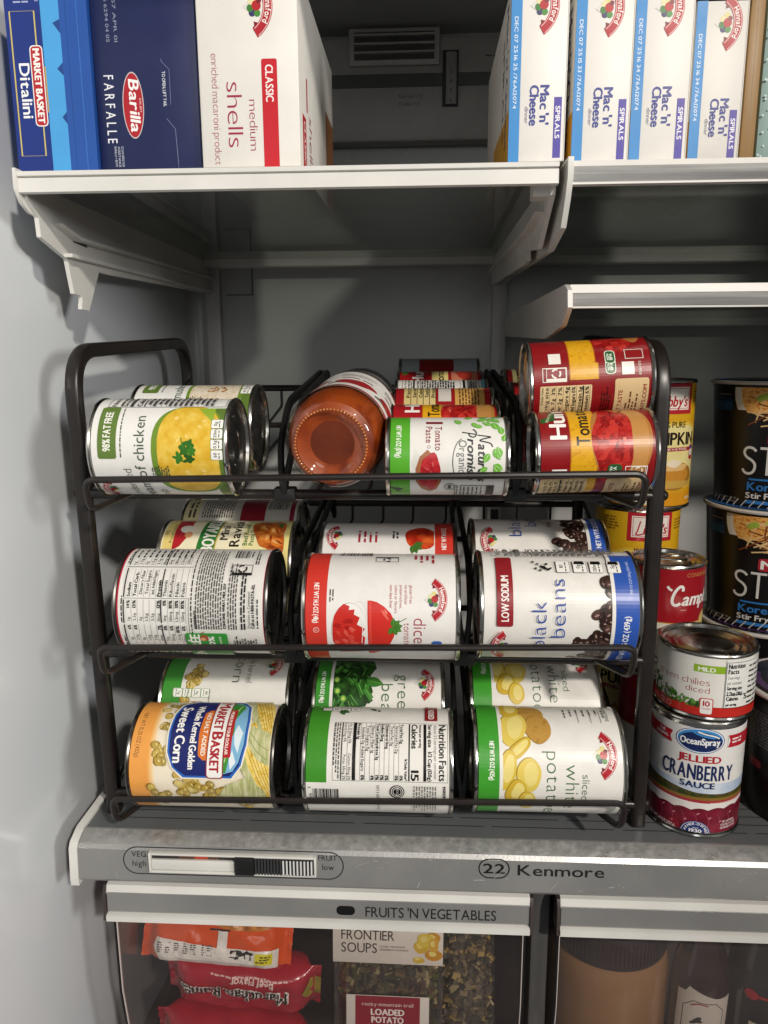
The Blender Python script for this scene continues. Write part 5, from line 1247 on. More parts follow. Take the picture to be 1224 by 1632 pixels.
def pump_art(o):
    A = Art(); C2 = 114
    for k, h in enumerate(('d9a21c', 'dfb438', 'e6c860', 'ecdc96')): A.poly(h, [(o - 46 + k * 4, 12 + k * 6), (o + 46 - k * 4, 12 + k * 6), (o + 40 - k * 4, 72 - k), (o + 20, 78 - k * 2), (o - 20, 78 - k * 2), (o - 40 + k * 4, 72 - k)])
    A.rect('b3202c', o - 20, 82, o + 21, 107.4); A.rect('efe6da', o - 16.4, 85.5, o + 17.4, 104.5); A.frame('c7444a', o - 15.4, 86.5, o + 16.4, 103.5, .5)
    S_ = lambda p: A.stroke('b3202c', [(o + u, 94 + v) for u, v in p], 1.2, smooth=2)
    S_([(-9, 6), (-10, 2), (-11.5, -4), (-13, -6), (-10, -6.4), (-6, -5.2)]); A.T('b3202c', "ibby's", o - 6.4, 88.4, 8.6, w=21, sh=.22, bold=.7)
    A.T('2a1c14', '100% PURE', o + 1, 70.6, 5, w=28, al='c', bold=.25); A.T('241812', 'PUMPKIN', o + .6, 56, 10.4, w=56, al='c', bold=.9)
    A.rect('a81f2c', o - 29, 50.6, o + 26, 53.8); A.T('f0e2d4', 'NO PRESERVATIVES', o - 1, 51.3, 1.9, w=40, al='c', bold=.15)
    A.rrect('b3202c', o + 23.6, 42.5, o + 31, 55.5, 2.5); A.rrect('e6e2e0', o + 24.4, 46, o + 30.2, 51.5, .6); A.rect('3a4a8a', o + 24.4, 52, o + 30.2, 54.6)
    A.blob('a8742c', o + 6, 29, 24, 12, 0, n=28, amp=.05, seed=3); A.blob('c98a30', o + 4, 30, 20, 8, 0, n=24, amp=.05, seed=3); A.blob('e2b878', o + 4, 37, 18, 3.4, 0, n=20, amp=.1, seed=5); A.blob('efe0c4', o + 5, 40, 8, 3, 0, seed=6)
    A.blob('c9a04a', o + 4, 22, 25, 3.4, 0, n=24, amp=.03, seed=7)
    A.rect('d99418', -C2, 3.4, C2, 14.6); A.T('f0e6d0', 'NET WT 15 OZ (425g)', o + 22, 8, 2.4, w=24, bold=.15)
    icons(A, o - 30, 4.6, 3, 8, 7, 2, ('45', '0g', '5mg'), line='7a4a10', bg='efe6d2')
    A.micro('8a6420', o - 44, 90, o - 25, 104, 2.6, seed=2); A.micro('8a6420', o + 25, 90, o + 42, 102, 2.6, seed=3)
    return A
for k, (dx, dy, o, lb) in enumerate(((0, .010, -6, 'bottom pumpkin can of the stack, mostly hidden behind the red soup cans'), (0, .005, 2, 'middle pumpkin can of the stack, its red and white name panel behind the rack post'),
                                     (.004, 0, 8, 'top pumpkin can of the stack of three behind the right rack post'))):
    food_can('pumpkin_can', lb, .0378, .1108, pump_art(o), (.2265 + dx, .155 + dy, .0004 + k * .1109), base='d9a81e')
def soup_red():
    A = Art(); C2 = 94; R_ = '9c1420'
    A.rect(R_, -C2, 46, C2, 92.5); A.rect('e6ded0', -C2, 3.4, C2, 46); A.stroke('c9a24a', [(-C2, 46), (C2, 46)], .8)
    A.T('c08a4a', 'CONDENSED', 20, 84.5, 3.2, w=27, al='c')
    S_ = lambda p, w=1.9: A.stroke('f2efe9', p, w, smooth=2)
    x, y = -4.5, 61
    S_([(x - 3.6, y + 16), (x - 2.6, y + 14), (x, y + 12.6)]); S_([(x + 8.4, y + 12), (x + 8.8, y + 15), (x + 6.4, y + 16.6), (x + 2.6, y + 12.5), (x + .2, y + 6), (x + .6, y + 1.4), (x + 3.4, y), (x + 7, y + 2)], 2.3)
    A.T('f2efe9', 'ampbell', x + 8, y + .2, 10.6, w=42, sh=.28, bold=.9)
    A.ell('c9a24a', 31, 45, 8.5, 9, 0, 28); A.ell('e2c878', 31, 45, 7, 7.6, 0, 28); A.ring('a8822e', 31, 45, 5, 5.4, .5)
    A.rect('e0b0a8', 3, 57, 8, 57.6)
    return A
for z, lb in ((.0004, 'red and white soup can under its twin behind the rack post'), (.0947, 'red and white soup can with pull tab lid stacked on its twin')):
    c = food_can('soup_can', lb, .0305, .0942, soup_red(), (.2340 if z > .01 else .231, .0900, z), base='e6ded0')
    bm = BM(); tube(bm, fillet([(-.017, 0, 0), (-.004, .0062, 0), (.010, .0050, 0), (.012, 0, 0), (.010, -.0050, 0), (-.004, -.0062, 0), (-.017, 0, 0)], .004, 4), .0009, 8); bmesh.ops.translate(bm, verts=bm.verts, vec=(.006, 0, .0942 - .0012))
    o = obj('pull_tab', bm, M_TIN, c); o.rotation_euler = (0, 0, radians(12))

# ---- noodle cups ---------------------------------------------------
P_NOOD = pat(('a8501c', 'd08a3a', 'e8b868', 'dc8838'), 120, 'noise', dist=3.)
def on_cup(f):
    st = 2 * pi / NSEG
    def g(u, v, d):                      # u measured as millimetres at a 50 mm radius
        a = u / 50.; k = math.floor(a / st + 1e-7); t = a / st - k; R = f(v / 1000) + .00005 + d
        p = (R * sin(k * st), -R * cos(k * st)); q = (R * sin((k + 1) * st), -R * cos((k + 1) * st))
        return (p[0] + (q[0] - p[0]) * t, p[1] + (q[1] - p[1]) * t, v / 1000)
    return g
def noodle_cup(label, loc, rt, rb, H, spin, kind):
    t = thing('noodle_cup', label, 'noodle cup', loc, (0, 0, spin), 'black noodle cups')
    f = lambda z: rb + (rt - rb) * z / H
    bm = BM(); lathe(bm, [(0, .004), (rb - .003, .004), (rb - .002, 0), (rb, 0), (rb + .0005, .003), (f(H - .003), H - .003)], NSEG); obj('cup_wall', bm, mat('121112', rough=.32, var=.2), t)
    bm = BM(); lathe(bm, [(rt - .0003, H - .0032), (rt + .0022, H - .0030), (rt + .0028, H - .0014), (rt + .0022, H), (rt - .0006, H + .0002), (rt - .0025, H - .0006)], NSEG); obj('rim', bm, mat('cfcac2', rough=.35), t)
    bm = BM(); lathe(bm, [(rt - .0012, H + .0003), (rt - .004, H + .0008), (0, H + .0008)], NSEG); ld = obj('foil_lid', bm, mat('17161a', rough=.25, var=.2), t)
    A = Art()
    if kind == 'blue':
        A.poly('2b5f9e', [(50 * cos(radians(a)), 50 * sin(radians(a))) for a in range(150, 310, 8)] + [(42 * cos(radians(a)), 42 * sin(radians(a))) for a in range(305, 150, -8)])
        A.ell('3a3a40', 5, 4, 30, 26, 0, 30)
    else:
        A.poly('4a2a5a', [(46 * cos(radians(a)), 46 * sin(radians(a))) for a in range(140, 260, 8)] + [(40 * cos(radians(a)), 40 * sin(radians(a))) for a in range(255, 140, -8)])
        for k in range(9): A.stroke('6a4a78', [(-44 + k * 2, -20 + k * 3), (-36 + k * 2, -24 + k * 3)], .5)
        A.stroke('d8d6da', [(-26, -20), (-10, -12)], 2.2); A.stroke('d8d6da', [(-16, -24), (-8, -8)], 2.2); A.blob('c94a5c', -8, -34, 7, 2.6, 10, amp=.4, seed=3); A.blob('c94a5c', 4, -38, 6, 2, 0, amp=.4, seed=4)
    A.build('lid_printing', lambda u, v, d: (u / 1000 * rt / .05, v / 1000 * rt / .05, H + .0010 + d), ld)
    A = Art()
    if kind == 'blue':
        A.ell('d9d5cc', -9, 100, 48, 42, 0, 40); A.ell(P_NOOD, -8, 101, 43, 37, 0, 40)
        q = random.Random(3)
        for i in range(26): A.stroke(q.choice(('d2a468', 'a8682e', 'e0bc84', '7a3c1a')), [(-8 + q.uniform(-38, 38), q.uniform(70, 104)) for _ in range(3)], 1.2, smooth=2)
        for u, v in ((-20, 101), (-34, 96), (2, 72), (-12, 76), (10, 100)): A.blob(q.choice(('9ab040', 'b8c84a')), u, v, 5, 3, 30, n=12, amp=.4, seed=int(v))
        A.rrect('c9b73a', -6, 66, 8, 76, 1.5)
        A.rect('121112', -160, 104.2, 160, 112)
        for k in range(12): A.rect('2a5f96', -86 + k * 2.3, 84, -84.6 + k * 2.3, 92) 
        A.rect('1f4a78', -88, 93.4, -59, 94.4); A.micro('8a8a8e', -76, 97, -60, 99, 1.8)
        A.rrect('a62a34', -28, 55.5, 24, 67, 2.5); A.T('f0ebe4', 'NISSIN', -25.5, 57.4, 7.6, w=47, bold=1.)
        W_ = 2.2; S_ = lambda p, sm=2: A.stroke('d6d3ce', p, W_, smooth=sm)
        x = -47
        S_([(x + 11, 50), (x + 8, 53), (x + 3, 53), (x + .6, 49), (x + 2.6, 44.6), (x + 8, 42), (x + 11, 38), (x + 9.6, 31.6), (x + 5, 29.6), (x + 1, 31.4), (x, 34)])
        S_([(x + 14, 52.8), (x + 27, 52.8)], 0); S_([(x + 20.5, 51.8), (x + 20.5, 29.6)], 0)
        S_([(x + 33, 56), (x + 31.4, 27)], 0); S_([(x + 36, 56), (x + 33.8, 27)], 0)
        S_([(x + 40, 29.6), (x + 40, 52.8), (x + 46, 52.8), (x + 49, 48), (x + 46, 42), (x + 41.4, 41.4)], 1); S_([(x + 44, 41), (x + 50, 29.6)], 0)
        A.rect('2f74b8', -41, 24.4, 40, 26); A.T('2f74b8', 'Korean BBQ', -42, 15.6, 7, w=62, bold=.7); A.T('d6d3ce', 'Stir Fry Style', -43, 8.4, 5, w=50, bold=.5); A.rect('2f74b8', -43, 3.4, 36, 6.4)
        A.micro('77757a', -70, 2, -50, 9, 3, seed=4)
        for k in range(5): A.rrect('5a5450', -93, 18 + k * 12, -84, 26 + k * 12, 1.5); A.ell(('8a6a3a', 'a0522a', '7a8a3a', 'b08a4a', '6a6a6a')[k], -88.5, 22 + k * 12, 3, 2.6)
    else:
        for k in range(24): A.micro('6d6a6e', -100, 30 + k * 2.4, -26, 32.2 + k * 2.4, 2.2, seed=k, ragged=.02, h=.5)
        A.rrect('8a2a34', -84, 39, -70, 46, 3); A.rect('c2b8b0', -84, 4, -66, 19); A.rect('2a2624', -82.5, 8, -67.5, 17.6); A.ell('7a6a60', -75, 13, 4, 3.4)
        for k in range(5): A.rect('4f4c4e', -100, 4 + k * 4, -86, 5 + k * 4)
    A.build('printed_wrap', on_cup(f), t, sx=2 * pi * 50 / NSEG, ylim=(.5, H * 1000 - 3.6))
    if kind == 'blue':
        bm = BM()
        for k in range(40):
            a = 2 * pi * k / 40; a2 = a + .10
            tube(bm, [((rb + .0008) * cos(a), (rb + .0008) * sin(a), .0005), ((rb + .0008) * cos(a2), (rb + .0008) * sin(a2), .0065)], .0005, 5)
        obj('foot_ribs', bm, mat('c9c5bf', rough=.4), t)
    return t
for k, lb in enumerate(('black noodle cup at the bottom of the stack, mostly hidden', 'black noodle cup in the middle of the stack at the right edge', 'black noodle cup on top of the stack at the right edge')):
    noodle_cup(lb, (.352 - .002 * k, .172, .0004 + k * .1105), .0545, .046, .1095, radians(2 if k else 24), 'blue' if k else 'text')
noodle_cup('black noodle cup with purple edged lid standing alone in front of the stack', (.3370, .030, .0004), .053, .046, .1035, radians(8), 'text')

# ================================================================== cartons on the upper shelves
def carton(name, label, x0, x1, y0, d, z0, h, col, rotz=0., cat='pasta box', side=None, group=None, art=None, sart=None, sidex=None):
    t = thing(name, label, cat, (x0, y0, z0), (0, 0, rotz), group)
    w = x1 - x0
    obj('carton', boxbm(0, w, 0, d, 0, h, .0007), board(col), t)
    if art: art.build('front_panel', lambda u, v, dd: (u / 1000, -.0001 - dd, v / 1000), t)
    if sart == None: return t
    if sidex == 'R': sart.build('side_panel', lambda u, v, dd: (w + .0001 + dd, u / 1000, v / 1000), t)
    else: sart.build('side_panel', lambda u, v, dd: (-.0001 - dd, d - u / 1000, v / 1000), t)
    return t
# Ditalini
A = Art(board); W_ = 51.5; H_ = 112
A.rect('16307c', 0, 0, 22.5, H_); A.rect('4aa0dc', 22.5, 0, 34, H_)
A.rect('2352a0', 34, 0, W_, H_)
A.poly('1d4488', [(34, 62), (30.2, 58.5), (34, 54.5)]); A.poly('1d4488', [(34, 92 - 6), (29.5, 84), (34, 78)]); A.poly('1d4488', [(34, 34), (31, 31), (34, 27)])
A.stroke('1a3c7c', [(38, 0), (38, H_)], .3); A.stroke('3a6fc0', [(45, 0), (45, H_)], .5)
A.stroke('c9b86a', [(3, 9), (3, 91), (18.4, 91), (18.4, 9)], .9, closed=True)
A.T('f0f0ee', 'Ditalini', 6.2, 62, 6.4, w=31, rot=-90, bold=.35, sx=.9)
A.rrect('f0eeea', 13.6, 26, 21.8, 72, 2.4); A.rrect('b3222c', 14.2, 26.6, 21.2, 71.4, 2.1); A.T('f4efe8', 'MARKET BASKET', 15.6, 70, 4.0, w=42, rot=-90, bold=.6); A.rect('c9a03a', 22.2, 34, 23, 60)
A.micro('a9b4d4', 6, 94, 18, 110, 1.8, seed=3); A.T('d8dcea', 'BEST BEFORE', 19.6, 110, 1.8, w=14, rot=-90)
carton('pasta_box', 'blue pasta box with light blue stripe and yellow frame, against the left wall', -.2262, -.1752, -.0290, .165, SHZ + .0008, .112, '1c4690', radians(-.8), art=A)
# farfalle
A = Art(board); W_ = 66; N_ = '1c2550'
A.T('e6e8ee', 'FARFALLE', 5.6, 55.5, 6.0, w=39, rot=-90, space=.5, bold=.1)
A.ell('c9c2c2', 23.2, 38, 6.7, 19.2, 0, 30); A.ell('ad1f2b', 23.2, 38, 6.2, 18.5, 0, 30); A.T('f4f0ee', 'Barilla', 21, 53, 6.2, w=30, rot=-90, sh=.12, bold=.5); A.T('f0dede', 'DAL 1877', 27.2, 42, 1.2, w=8, rot=-90)
A.T('d0d4de', 'TO OPEN, LIFT TAB.', 42.4, 57, 1.9, w=20, rot=-90, bold=.1)
A.stroke('8088a8', [(42, 64), (43, 62), (47, 58), (47, 38)], .25); A.stroke('8088a8', [(44, 30), (49, 24), (50, 0)], .3); A.stroke('39426c', [(50, 0), (50, 70)], .15)
for i, s_ in enumerate(('SCAN HERE FOR', 'ASSISTANCE', 'BARILLA + BE MY')): A.T('c9cedc', s_, 13.8 - i * 2.2, 14.4, 1.4, w=12, rot=-90)
for i, s_ in enumerate(('0657 APR 01', '0.56 6294 04 05')): A.T('8f96ae', s_, 14 - i * 5, 104, 2, w=30, rot=-90)
pass
carton('pasta_box', 'dark navy pasta box with red oval, between the blue box and the white box', -.1745, -.1092, -.0255, .180, SHZ + .0008, .113, '1c2550', art=A)
# shells
A = Art(board); P_ = 'a02a48'
A.T(P_, 'enriched macaroni product', 8.0, 64.5, 4.4, w=63, rot=-90, thin=True)
A.T(P_, 'shells', 16.8, 48.5, 9.6, w=37, rot=-90, thin=True); A.T(P_, 'medium', 30.4, 38.4, 5.2, w=29, rot=-90, thin=True)
A.rrect('c4202c', 38.8, -2, 48.4, 61, 1.2); A.T('f4ece8', 'CLASSIC', 41.2, 57.6, 4.6, w=20.5, rot=-90, bold=.3)
emblem(A, 37, 90, 26, -90); A.stroke('c8c5be', [(.6, 0), (.6, 112)], .3)
B_ = Art(board); B_.rect('c4202c', 12, 3, 26, 34); B_.T('f2eae6', 'CLASSIC', 17, 31, 6, w=26, rot=-90, bold=.4); B_.T(P_, 'shells', 40, 40, 12, w=34, rot=-90, thin=True); B_.rect('c4202c', 30, 40, 34, 60); B_.rect('8a5a34', 130, 0, 176, 70)
carton('pasta_box', 'white medium shells pasta box with red side tag on the left shelf', -.1080, -.0465, -.0300, .178, SHZ + .0008, .114, 'e4e1da', art=A, sart=B_, sidex='R')
# boxed dinners
def mac(x0, w, y0, z0, h, code, label):
    A = Art(board); A.rect('2f86c8', 0, 0, 6.4, h * 1000)
    A.T('e8eef4', 'DEC 07 25 ' + code + ' /76A12074', 2.1, 80, 2.1, w=50, rot=-90)
    A.rect('4a3f9e', w * 1000 - 7.2, 2, w * 1000 - 2.6, 36); A.T('f0eef4', 'SPIRALS', w * 1000 - 6.2, 31, 2.7, w=18, rot=-90, bold=.2)
    A.T('2f3a8a', "Mac 'n'", 18.4, 42.5, 5.2, w=21.5, rot=-90, bold=.6); A.T('2f3a8a', 'Cheese', 12.2, 42.5, 5.2, w=22, rot=-90, bold=.6); A.T('77778a', 'dinner', 9.4, 31, 2.2, w=9.5, rot=-90)
    emblem(A, 19, 86, 24, -90); A.rect('d9d6ce', w * 1000 - .7, 0, w * 1000 - .2, h * 1000)
    B = Art(board); B.rect('e3b23c', 0, 0, 160, 6); B.rect('e6e2da', 0, 6, 160, h * 1000)
    B.rect('d9a02c', 60, 0, 160, 30); B.T('2a2c5c', "Mac 'n' Cheese", 136, 92, 12, w=80, rot=-90, bold=.8); B.T('2a2c5c', 'SPIRALS', 118, 80, 9, w=60, rot=-90, bold=.6)
    t = carton('dinner_box', label, x0, x0 + w, y0, .160, z0, h, 'e6e3dd', cat='dinner box', group='boxed macaroni dinners', art=A, sart=B, sidex='L')
    return t
mac(.0808, .0340, -.0300, SHZ + .0008, .0975, '16 25', 'macaroni dinner box standing on the left shelf at its right end')
mac(.1200, .0346, -.0235, SHZ + .0008, .0975, '15 33', 'macaroni dinner box standing first from the left on the chrome fronted shelf')
mac(.1552, .0345, -.0225, SHZ + .0008, .0975, '16 34', 'macaroni dinner box second from the left on the chrome fronted shelf')
mac(.1985, .0318, .0020, SHZ + .0008, .0985, '16 34', 'macaroni dinner box set furthest back, next to the brown carton')
A = Art(board); A.stroke('8a6a3e', [(4.6, 2), (4.6, 118)], .4)
carton('cardboard_box', 'plain brown cardboard box between the last dinner box and the teal pack', .2335, .2425, .008, .150, SHZ + .0008, .120, '9c7a4c', cat='cardboard box', art=A)
bm = BM(); box(bm, 0, .09, 0, .06, 0, .115, .006)
A = Art(board); q = random.Random(2)
for i in range(120): A.ell('c4d6d2', q.uniform(2, 60), q.uniform(2, 110), .7, .7, n=8)
t = thing('teal_pack', 'pale teal dotted pack at the upper right edge of the picture', 'food pack', (.2445, .012, SHZ + .0065))
obj('wrapper', bm, board('9fbab6'), t); A.build('dots', lambda u, v, d: (u / 1000, -.0001 - d, v / 1000), t)

# ================================================================== things in the crispers
def pillow(bm, w, h, th, seed, nx=30, ny=20, crimp=.008, mi=0, wr=.0014):
    """a sealed bag: two bulging sheets, flat crimped ends"""
    def bul(u, v):
        e = max(0., min(1., (w / 2 - abs(u) - crimp) / (w * .11))); k = max(0., 1 - abs(2 * v / h) ** 6)
        return th / 2 * (sin(e * pi / 2) ** .6) * k ** .5
    def wob(u, v): return wr * noise.noise(Vector((u * 60 + seed, v * 60, seed * 1.7))) + wr * .6 * noise.noise(Vector((u * 150, v * 130 + seed, 3)))
    g = {}
    for s in (-1, 1):
        for i in range(nx + 1):
            for j in range(ny + 1):
                u, v = -w / 2 + w * i / nx, -h / 2 + h * j / ny
                if s == 1 and (i in (0, nx) or j in (0, ny)): g[s, i, j] = g[-1, i, j]; continue
                zz = .001 * sin(i * 2.2 + j * 1.5) if i in (0, nx) else 0
                g[s, i, j] = bm.verts.new((u, s * bul(u, v) + wob(u, v) + zz, v))
    fs = []
    for s in (-1, 1):
        for i in range(nx):
            for j in range(ny):
                q_ = [g[s, i, j], g[s, i + 1, j], g[s, i + 1, j + 1], g[s, i, j + 1]]
                fs.append(bm.faces.new(q_ if s == -1 else q_[::-1]))
    for f in fs: f.material_index = mi
    return lambda U, V, d: (U / 1000, -bul(U / 1000, V / 1000) + wob(U / 1000, V / 1000) - .0004 - d, V / 1000)
def packet(name, label, cat, w, h, th, loc, rot, wrap, art, seed, group=None, crimp=.008, wr=.0026, step=6e-6):
    t = thing(name, label, cat, loc, rot, group); bm = BM(); f = pillow(bm, w, h, th, seed, crimp=crimp, wr=wr)
    obj('wrapper', bm, wrap, t, smooth=60)
    if art: art.build('printing', lambda u, v, d: f(u, v, d + .0006), t, sx=4, sy=4, step=step)
    return t
WRAP_R = mat('a82232', rough=.22, var=.15, scale=40, coat=.5, bump=.4, bscale=70)
WRAP_O = mat('d9541e', rough=.25, var=.12, scale=40, coat=.5, bump=.4, bscale=70)
def ramen_art(o=0):
    A = Art(ink); 
    A.T('efe9e2', 'Maruchan. Ramen', 6.4, -10.1, 12.6, w=93, al='c', bold=2.2); A.T('1a1414', 'Maruchan. Ramen', 6.4, -9.7, 12.2, w=92, al='c', bold=1.1)
    A.T('e9c9c4', 'Beef Flavor', -10, -20.5, 5.6, w=36, al='c', bold=.4); A.micro('e0b4b0', -40, -22, 30, -19.6, 2, seed=3)
    A.poly(pat(('6a5a1c', 'a8983a', '8a7a2a'), 160, 'noise'), [(-66, 12), (-56, 8), (-52, -6), (-58, -14), (-66, -12)])
    return A
packet('ramen_packet', 'red ramen packet lying upside down under the orange packet', 'ramen packet', .132, .050, .034, (-.1210, .0220, -.1700), (radians(-14), radians(180 + 4.5), 0), WRAP_R, ramen_art(), 3, 'ramen packets in the left crisper')
packet('ramen_packet', 'red ramen packet lowest in the left crisper, cut off by the bottom edge', 'ramen packet', .138, .052, .036, (-.1290, .0180, -.2260), (radians(-14), radians(180 + 6), 0), WRAP_R, ramen_art(), 5, 'ramen packets in the left crisper')
A = Art(ink); A.poly('e6c22a', [(-58, 14), (-20, 10), (-22, 24), (-58, 24)]); A.ell('1a1a1a', -22, 19, 17, 7); A.ell('e8e4da', -22, 19, 14, 5.4); A.ring('1a1a1a', -22, 19, 10, 3.6, .8)
A.blob(pat(('8a4a16', 'c07a2c', 'd99a3e'), 120, 'noise'), 26, 13, 28, 8, 0, n=26, amp=.1, seed=2); A.stroke('efe6da', [(6, 10), (8, 20), (14, 26)], 1.0)
A.poly('e6e2dc', [(-50, -12), (-47, -4), (4, -9), (4, 4), (12, 4), (12, -9), (54, -9), (54, -24), (-44, -23)])
A.rect('1c1c1c', -3, 4, 14, 5.4)
for k in range(7): A.micro('2a2a2a', -46 + k * 7, -17, -41 + k * 7, -6.6, 1.8, seed=k)
A.blob('2a2a2a', 20, -13, 6, 3.6, 0, n=16, amp=.4, seed=3); A.blob('d8d4cc', 20, -13, 3.4, 1.8, 0, seed=4); A.blob('2a2a2a', 30, -13, 4, 3.6, 0, amp=.4, seed=5); A.rect('d8cf2a', 36, -20, 50, -11); A.micro('2a2a2a', 37, -19, 49, -12, 2, seed=4)
packet('ramen_packet', 'orange ramen packet with white nutrition strip at the top of the pile', 'ramen packet', .128, .052, .036, (-.1420, .0240, -.1240), (radians(-22), radians(3), 0), WRAP_O, A, 7, 'ramen packets in the left crisper')
M_CELLO = clear('cellophane', 'ece8e0', gloss=.16, rough=.05, haze=.03, hazecol='d8d2c8')
bmw = clear('cellophane', 'ece8e0')
def clear_bag(name, label, w, h, loc, rot, seed, flakes, art=None, extra=None):
    t = thing(name, label, 'soup bag', loc, rot, 'clear soup mix bags')
    bm = BM(); f = pillow(bm, w, h, .030, seed, crimp=.006, wr=.0028); obj('bag_film', bm, bmw, t, smooth=60)
    bm = BM(); r = random.Random(seed)
    mats = [mat(c, rough=.6, var=.2, scale=200) for c in flakes]
    for i in range(620):
        u, v = r.uniform(-w * .43, w * .43), r.uniform(-h * .47, h * .34)
        e = 1 - (abs(u) / (w * .47)) ** 3
        dy = r.uniform(-.8, .5) * .010 * max(.1, e)
        s_ = r.uniform(.0016, .0046); M_ = Matrix.Translation((u, dy, v)) @ Matrix.Rotation(r.uniform(0, 6.3), 4, Vector((r.gauss(0, 1), r.gauss(0, 1), r.gauss(0, 1))).normalized()) @ Matrix.Diagonal((s_ * r.uniform(.7, 1.5), s_ * .7, s_ * r.uniform(.12, .6), 1))
        k = r.randrange(len(mats)); n0 = len(bm.faces)
        bmesh.ops.create_cube(bm, size=1.6, matrix=M_); bm.faces.ensure_lookup_table()
        for fc in bm.faces[n0:]: fc.material_index = k
    c = obj('dried_mix', bm, mats, t, smooth=0); c['kind'] = 'stuff'
    if extra: extra(t, f)
    return t
def frontier(t, f):
    bm = BM(); box(bm, -.045, .0445, -.0176, -.0166, .0215, .0600, .0003)
    for v in bm.verts:
        pass
    cd_ = obj('header_card', bm, board('dcd5cb'), t)
    A = Art(board); A.T('3a3634', 'FRONTIER', -38, 42.5, 8.6, w=43, sx=.7); A.T('3a3634', 'SOUPS', -38, 31.0, 8.6, w=29, sx=.7)
    A.T('6a6460', 'CLEARLY MADE FROM', -6.5, 36.2, 1.6, w=20); A.T('6a6460', 'INGREDIENTS YOU KNOW', -6.5, 33.4, 1.6, w=23); A.micro('6a6460', -38, 52, -14, 55.5, 3, h=.4)
    for u, v, rx, ry, h in ((36, 46, 8, 6, 'c9962c'), (27, 38, 8, 6.4, 'd3b03a'), (38, 31, 9, 5.6, 'c98f2a'), (30, 44, 8.4, 7, 'dcc24a'), (25, 26, 6, 3, 'cfae3a'), (40, 40, 5, 7, 'd9a83a')): A.blob(h, min(u, 37), v, rx * .8, ry * .9, 0, n=18, amp=.06, seed=int(u)); A.blob('ead97a', min(u, 37) - 1, v + 1.2, rx * .36, ry * .4, 0, seed=int(v))
    A.build('card_printing', lambda u, v, d: (u / 1000, -.0178 - d, v / 1000), cd_)
    bm = BM(); box(bm, -.034, .034, -.0182, -.0174, -.062, -.0075, .0003); lb = obj('front_label', bm, board('d9d3cb'), t)
    A = Art(board); A.rect('8e1f30', -26.5, -62, 26.5, -7.6); A.T('efe2de', 'rocky mountain trail', 0, -16.6, 3.2, w=42, al='c'); A.T('f3ece8', 'LOADED', 0, -24.8, 5.4, w=27, al='c', bold=.6); A.T('f3ece8', 'POTATO', 0, -32, 5.4, w=26, al='c', bold=.6); A.T('f3ece8', 'SOUP MIX', 0, -39.4, 5.4, w=33, al='c', bold=.6)
    A.build('label_printing', lambda u, v, d: (u / 1000, -.0184 - d, v / 1000), lb)
clear_bag('soup_bag', 'clear bag of dried soup mix with cream header card and red label', .092, .150, (.0035, .0160, -.1540), (radians(-3), radians(.5), 0), 4, ('4c5230', '6a6a3e', '7a6a44', '3c4428', 'b0a47c', '5a3a2c'), extra=frontier)
clear_bag('soup_bag', 'second clear bag of dried greens beside the bag with the card', .046, .150, (.0690, .0200, -.1450), (radians(-3), radians(-1), 0), 9, ('4a4438', '5c5446', '6d644e', '3a3a2c', 'a89c78', 'c4ac6a'))

t = thing('peanut_butter_jar', 'big jar of tan peanut butter with dark lid in the right crisper', 'jar', (.1950, .0600, -.3190))
bm = BM(); lathe(bm, [(0, 0), (.047, 0), (.0515, .004), (.052, .010), (.052, .150), (.0515, .163), (.049, .172), (.0455, .177), (.0455, .185), (0, .185)], 96); obj('jar_body', bm, mat('98714a', rough=.22, var=.12, scale=14, coat=.8), t)
bm = BM(); lathe(bm, [(.0462, .176), (.0490, .177), (.0494, .179), (.0494, .203), (.0482, .2055), (.046, .206), (0, .206)], 120); ld = obj('lid', bm, mat('2e2126', rough=.4, var=.1), t)
bm = BM()
for k in range(90):
    a = 2 * pi * k / 90; bmesh.ops.create_cube(bm, size=1, matrix=Matrix.Translation((.0495 * cos(a), .0495 * sin(a), .191)) @ Matrix.Rotation(a, 4, 'Z') @ Matrix.Diagonal((.0012, .0012, .022, 1)))
obj('ribs', bm, mat('2e2126', rough=.4, var=.1), ld)
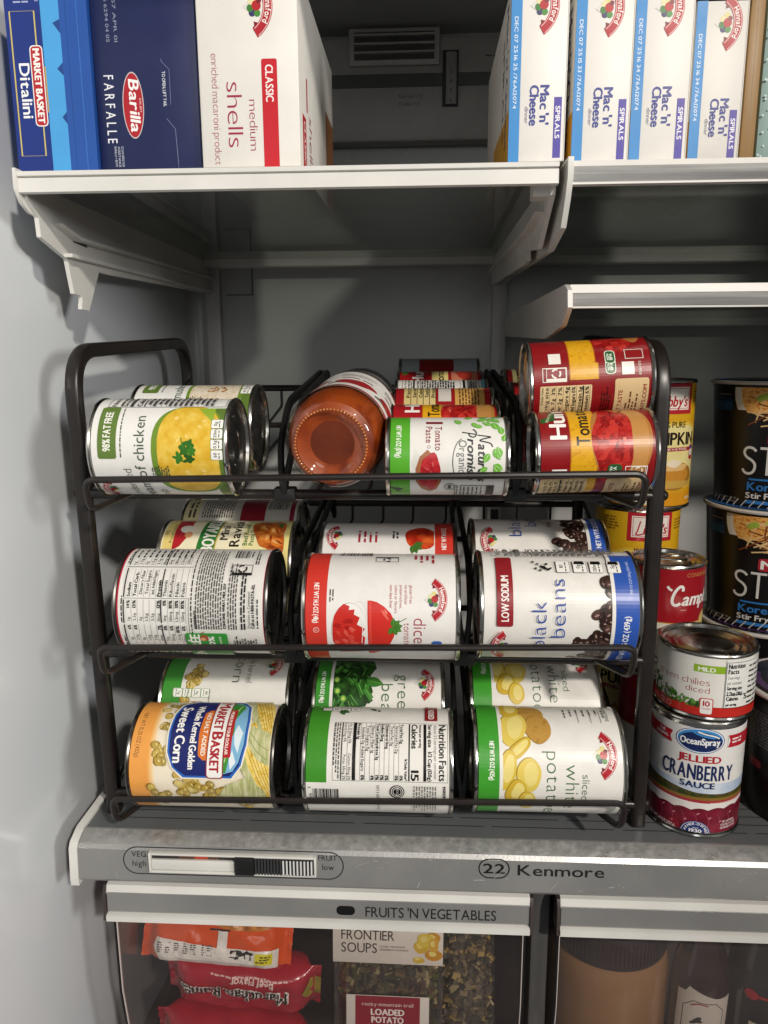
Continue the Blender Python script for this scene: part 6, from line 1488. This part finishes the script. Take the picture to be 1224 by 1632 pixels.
t = thing('sauce_bottle', 'dark red sauce bottle with cream paper label beside the peanut butter', 'sauce bottle', (.2640, .0360, -.3190), (0, radians(1.5), radians(-6)))
bm = BM(); lathe(bm, [(0, 0), (.021, 0), (.0235, .004), (.0235, .150), (.021, .172), (.013, .196), (.0115, .215), (.0115, .232), (0, .232)], 72); obj('bottle', bm, mat('2a0d0d', rough=.1, coat=1, var=.2), t)
bm = BM(); lathe(bm, [(.0125, .214), (.0132, .216), (.0132, .236), (0, .237)], 48); obj('cap', bm, mat('1c1113', rough=.4), t)
A = Art(board); A.poly('d6cdc2', [(-24, 40), (24, 40), (24, 152), (8, 153), (-14, 160), (-17, 154), (-24, 152)])
A.stroke('4a4442', [(-18, 60), (-18, 140), (-10, 148), (8, 148), (16, 140), (16, 60)], .8, closed=True, smooth=0); A.arcT('9a2a34', 'Mule Sauce', 0, 88, 28, 7, bold=.5, sx=.8); A.blob('2a2624', -6, 130, 5, 2.5, 20, amp=.6, seed=2); A.blob('2a2624', 8, 126, 5, 2.5, -10, amp=.6, seed=5); A.stroke('9a2a34', [(-12, 143), (-6, 147), (2, 146)], 1.2, smooth=1)
A.micro('4a4442', -14, 94, 13, 108, 2.6, seed=4); A.micro('4a4442', -14, 64, 13, 88, 2.6, seed=6)
A.build('paper_label', on_can(.0235), t, sx=2 * pi * 23.5 / NSEG)
t = thing('sauce_bottle', 'black bottle with red ribbon and pale label, at the right edge of the crisper', 'sauce bottle', (.3180, .0320, -.3190))
bm = BM(); lathe(bm, [(0, 0), (.025, 0), (.028, .004), (.028, .165), (.024, .190), (.014, .215), (.0125, .250), (0, .250)], 72); obj('bottle', bm, mat('101211', rough=.1, coat=1, var=.2), t)
A = Art(board); A.rect('cfc4ae', -20, 60, 20, 136); A.frame('8a7a5a', -18.5, 62, 18.5, 134, .6); A.micro('6a5a44', -14, 70, 14, 126, 4, seed=3); A.ell('b02028', -20, 167 - 6, 5.4, 4.6); A.stroke('b02028', [(-18, 161), (4, 162), (30, 160)], 2.2)
A.build('paper_label', on_can(.0283), t, sx=2 * pi * 28.3 / NSEG)
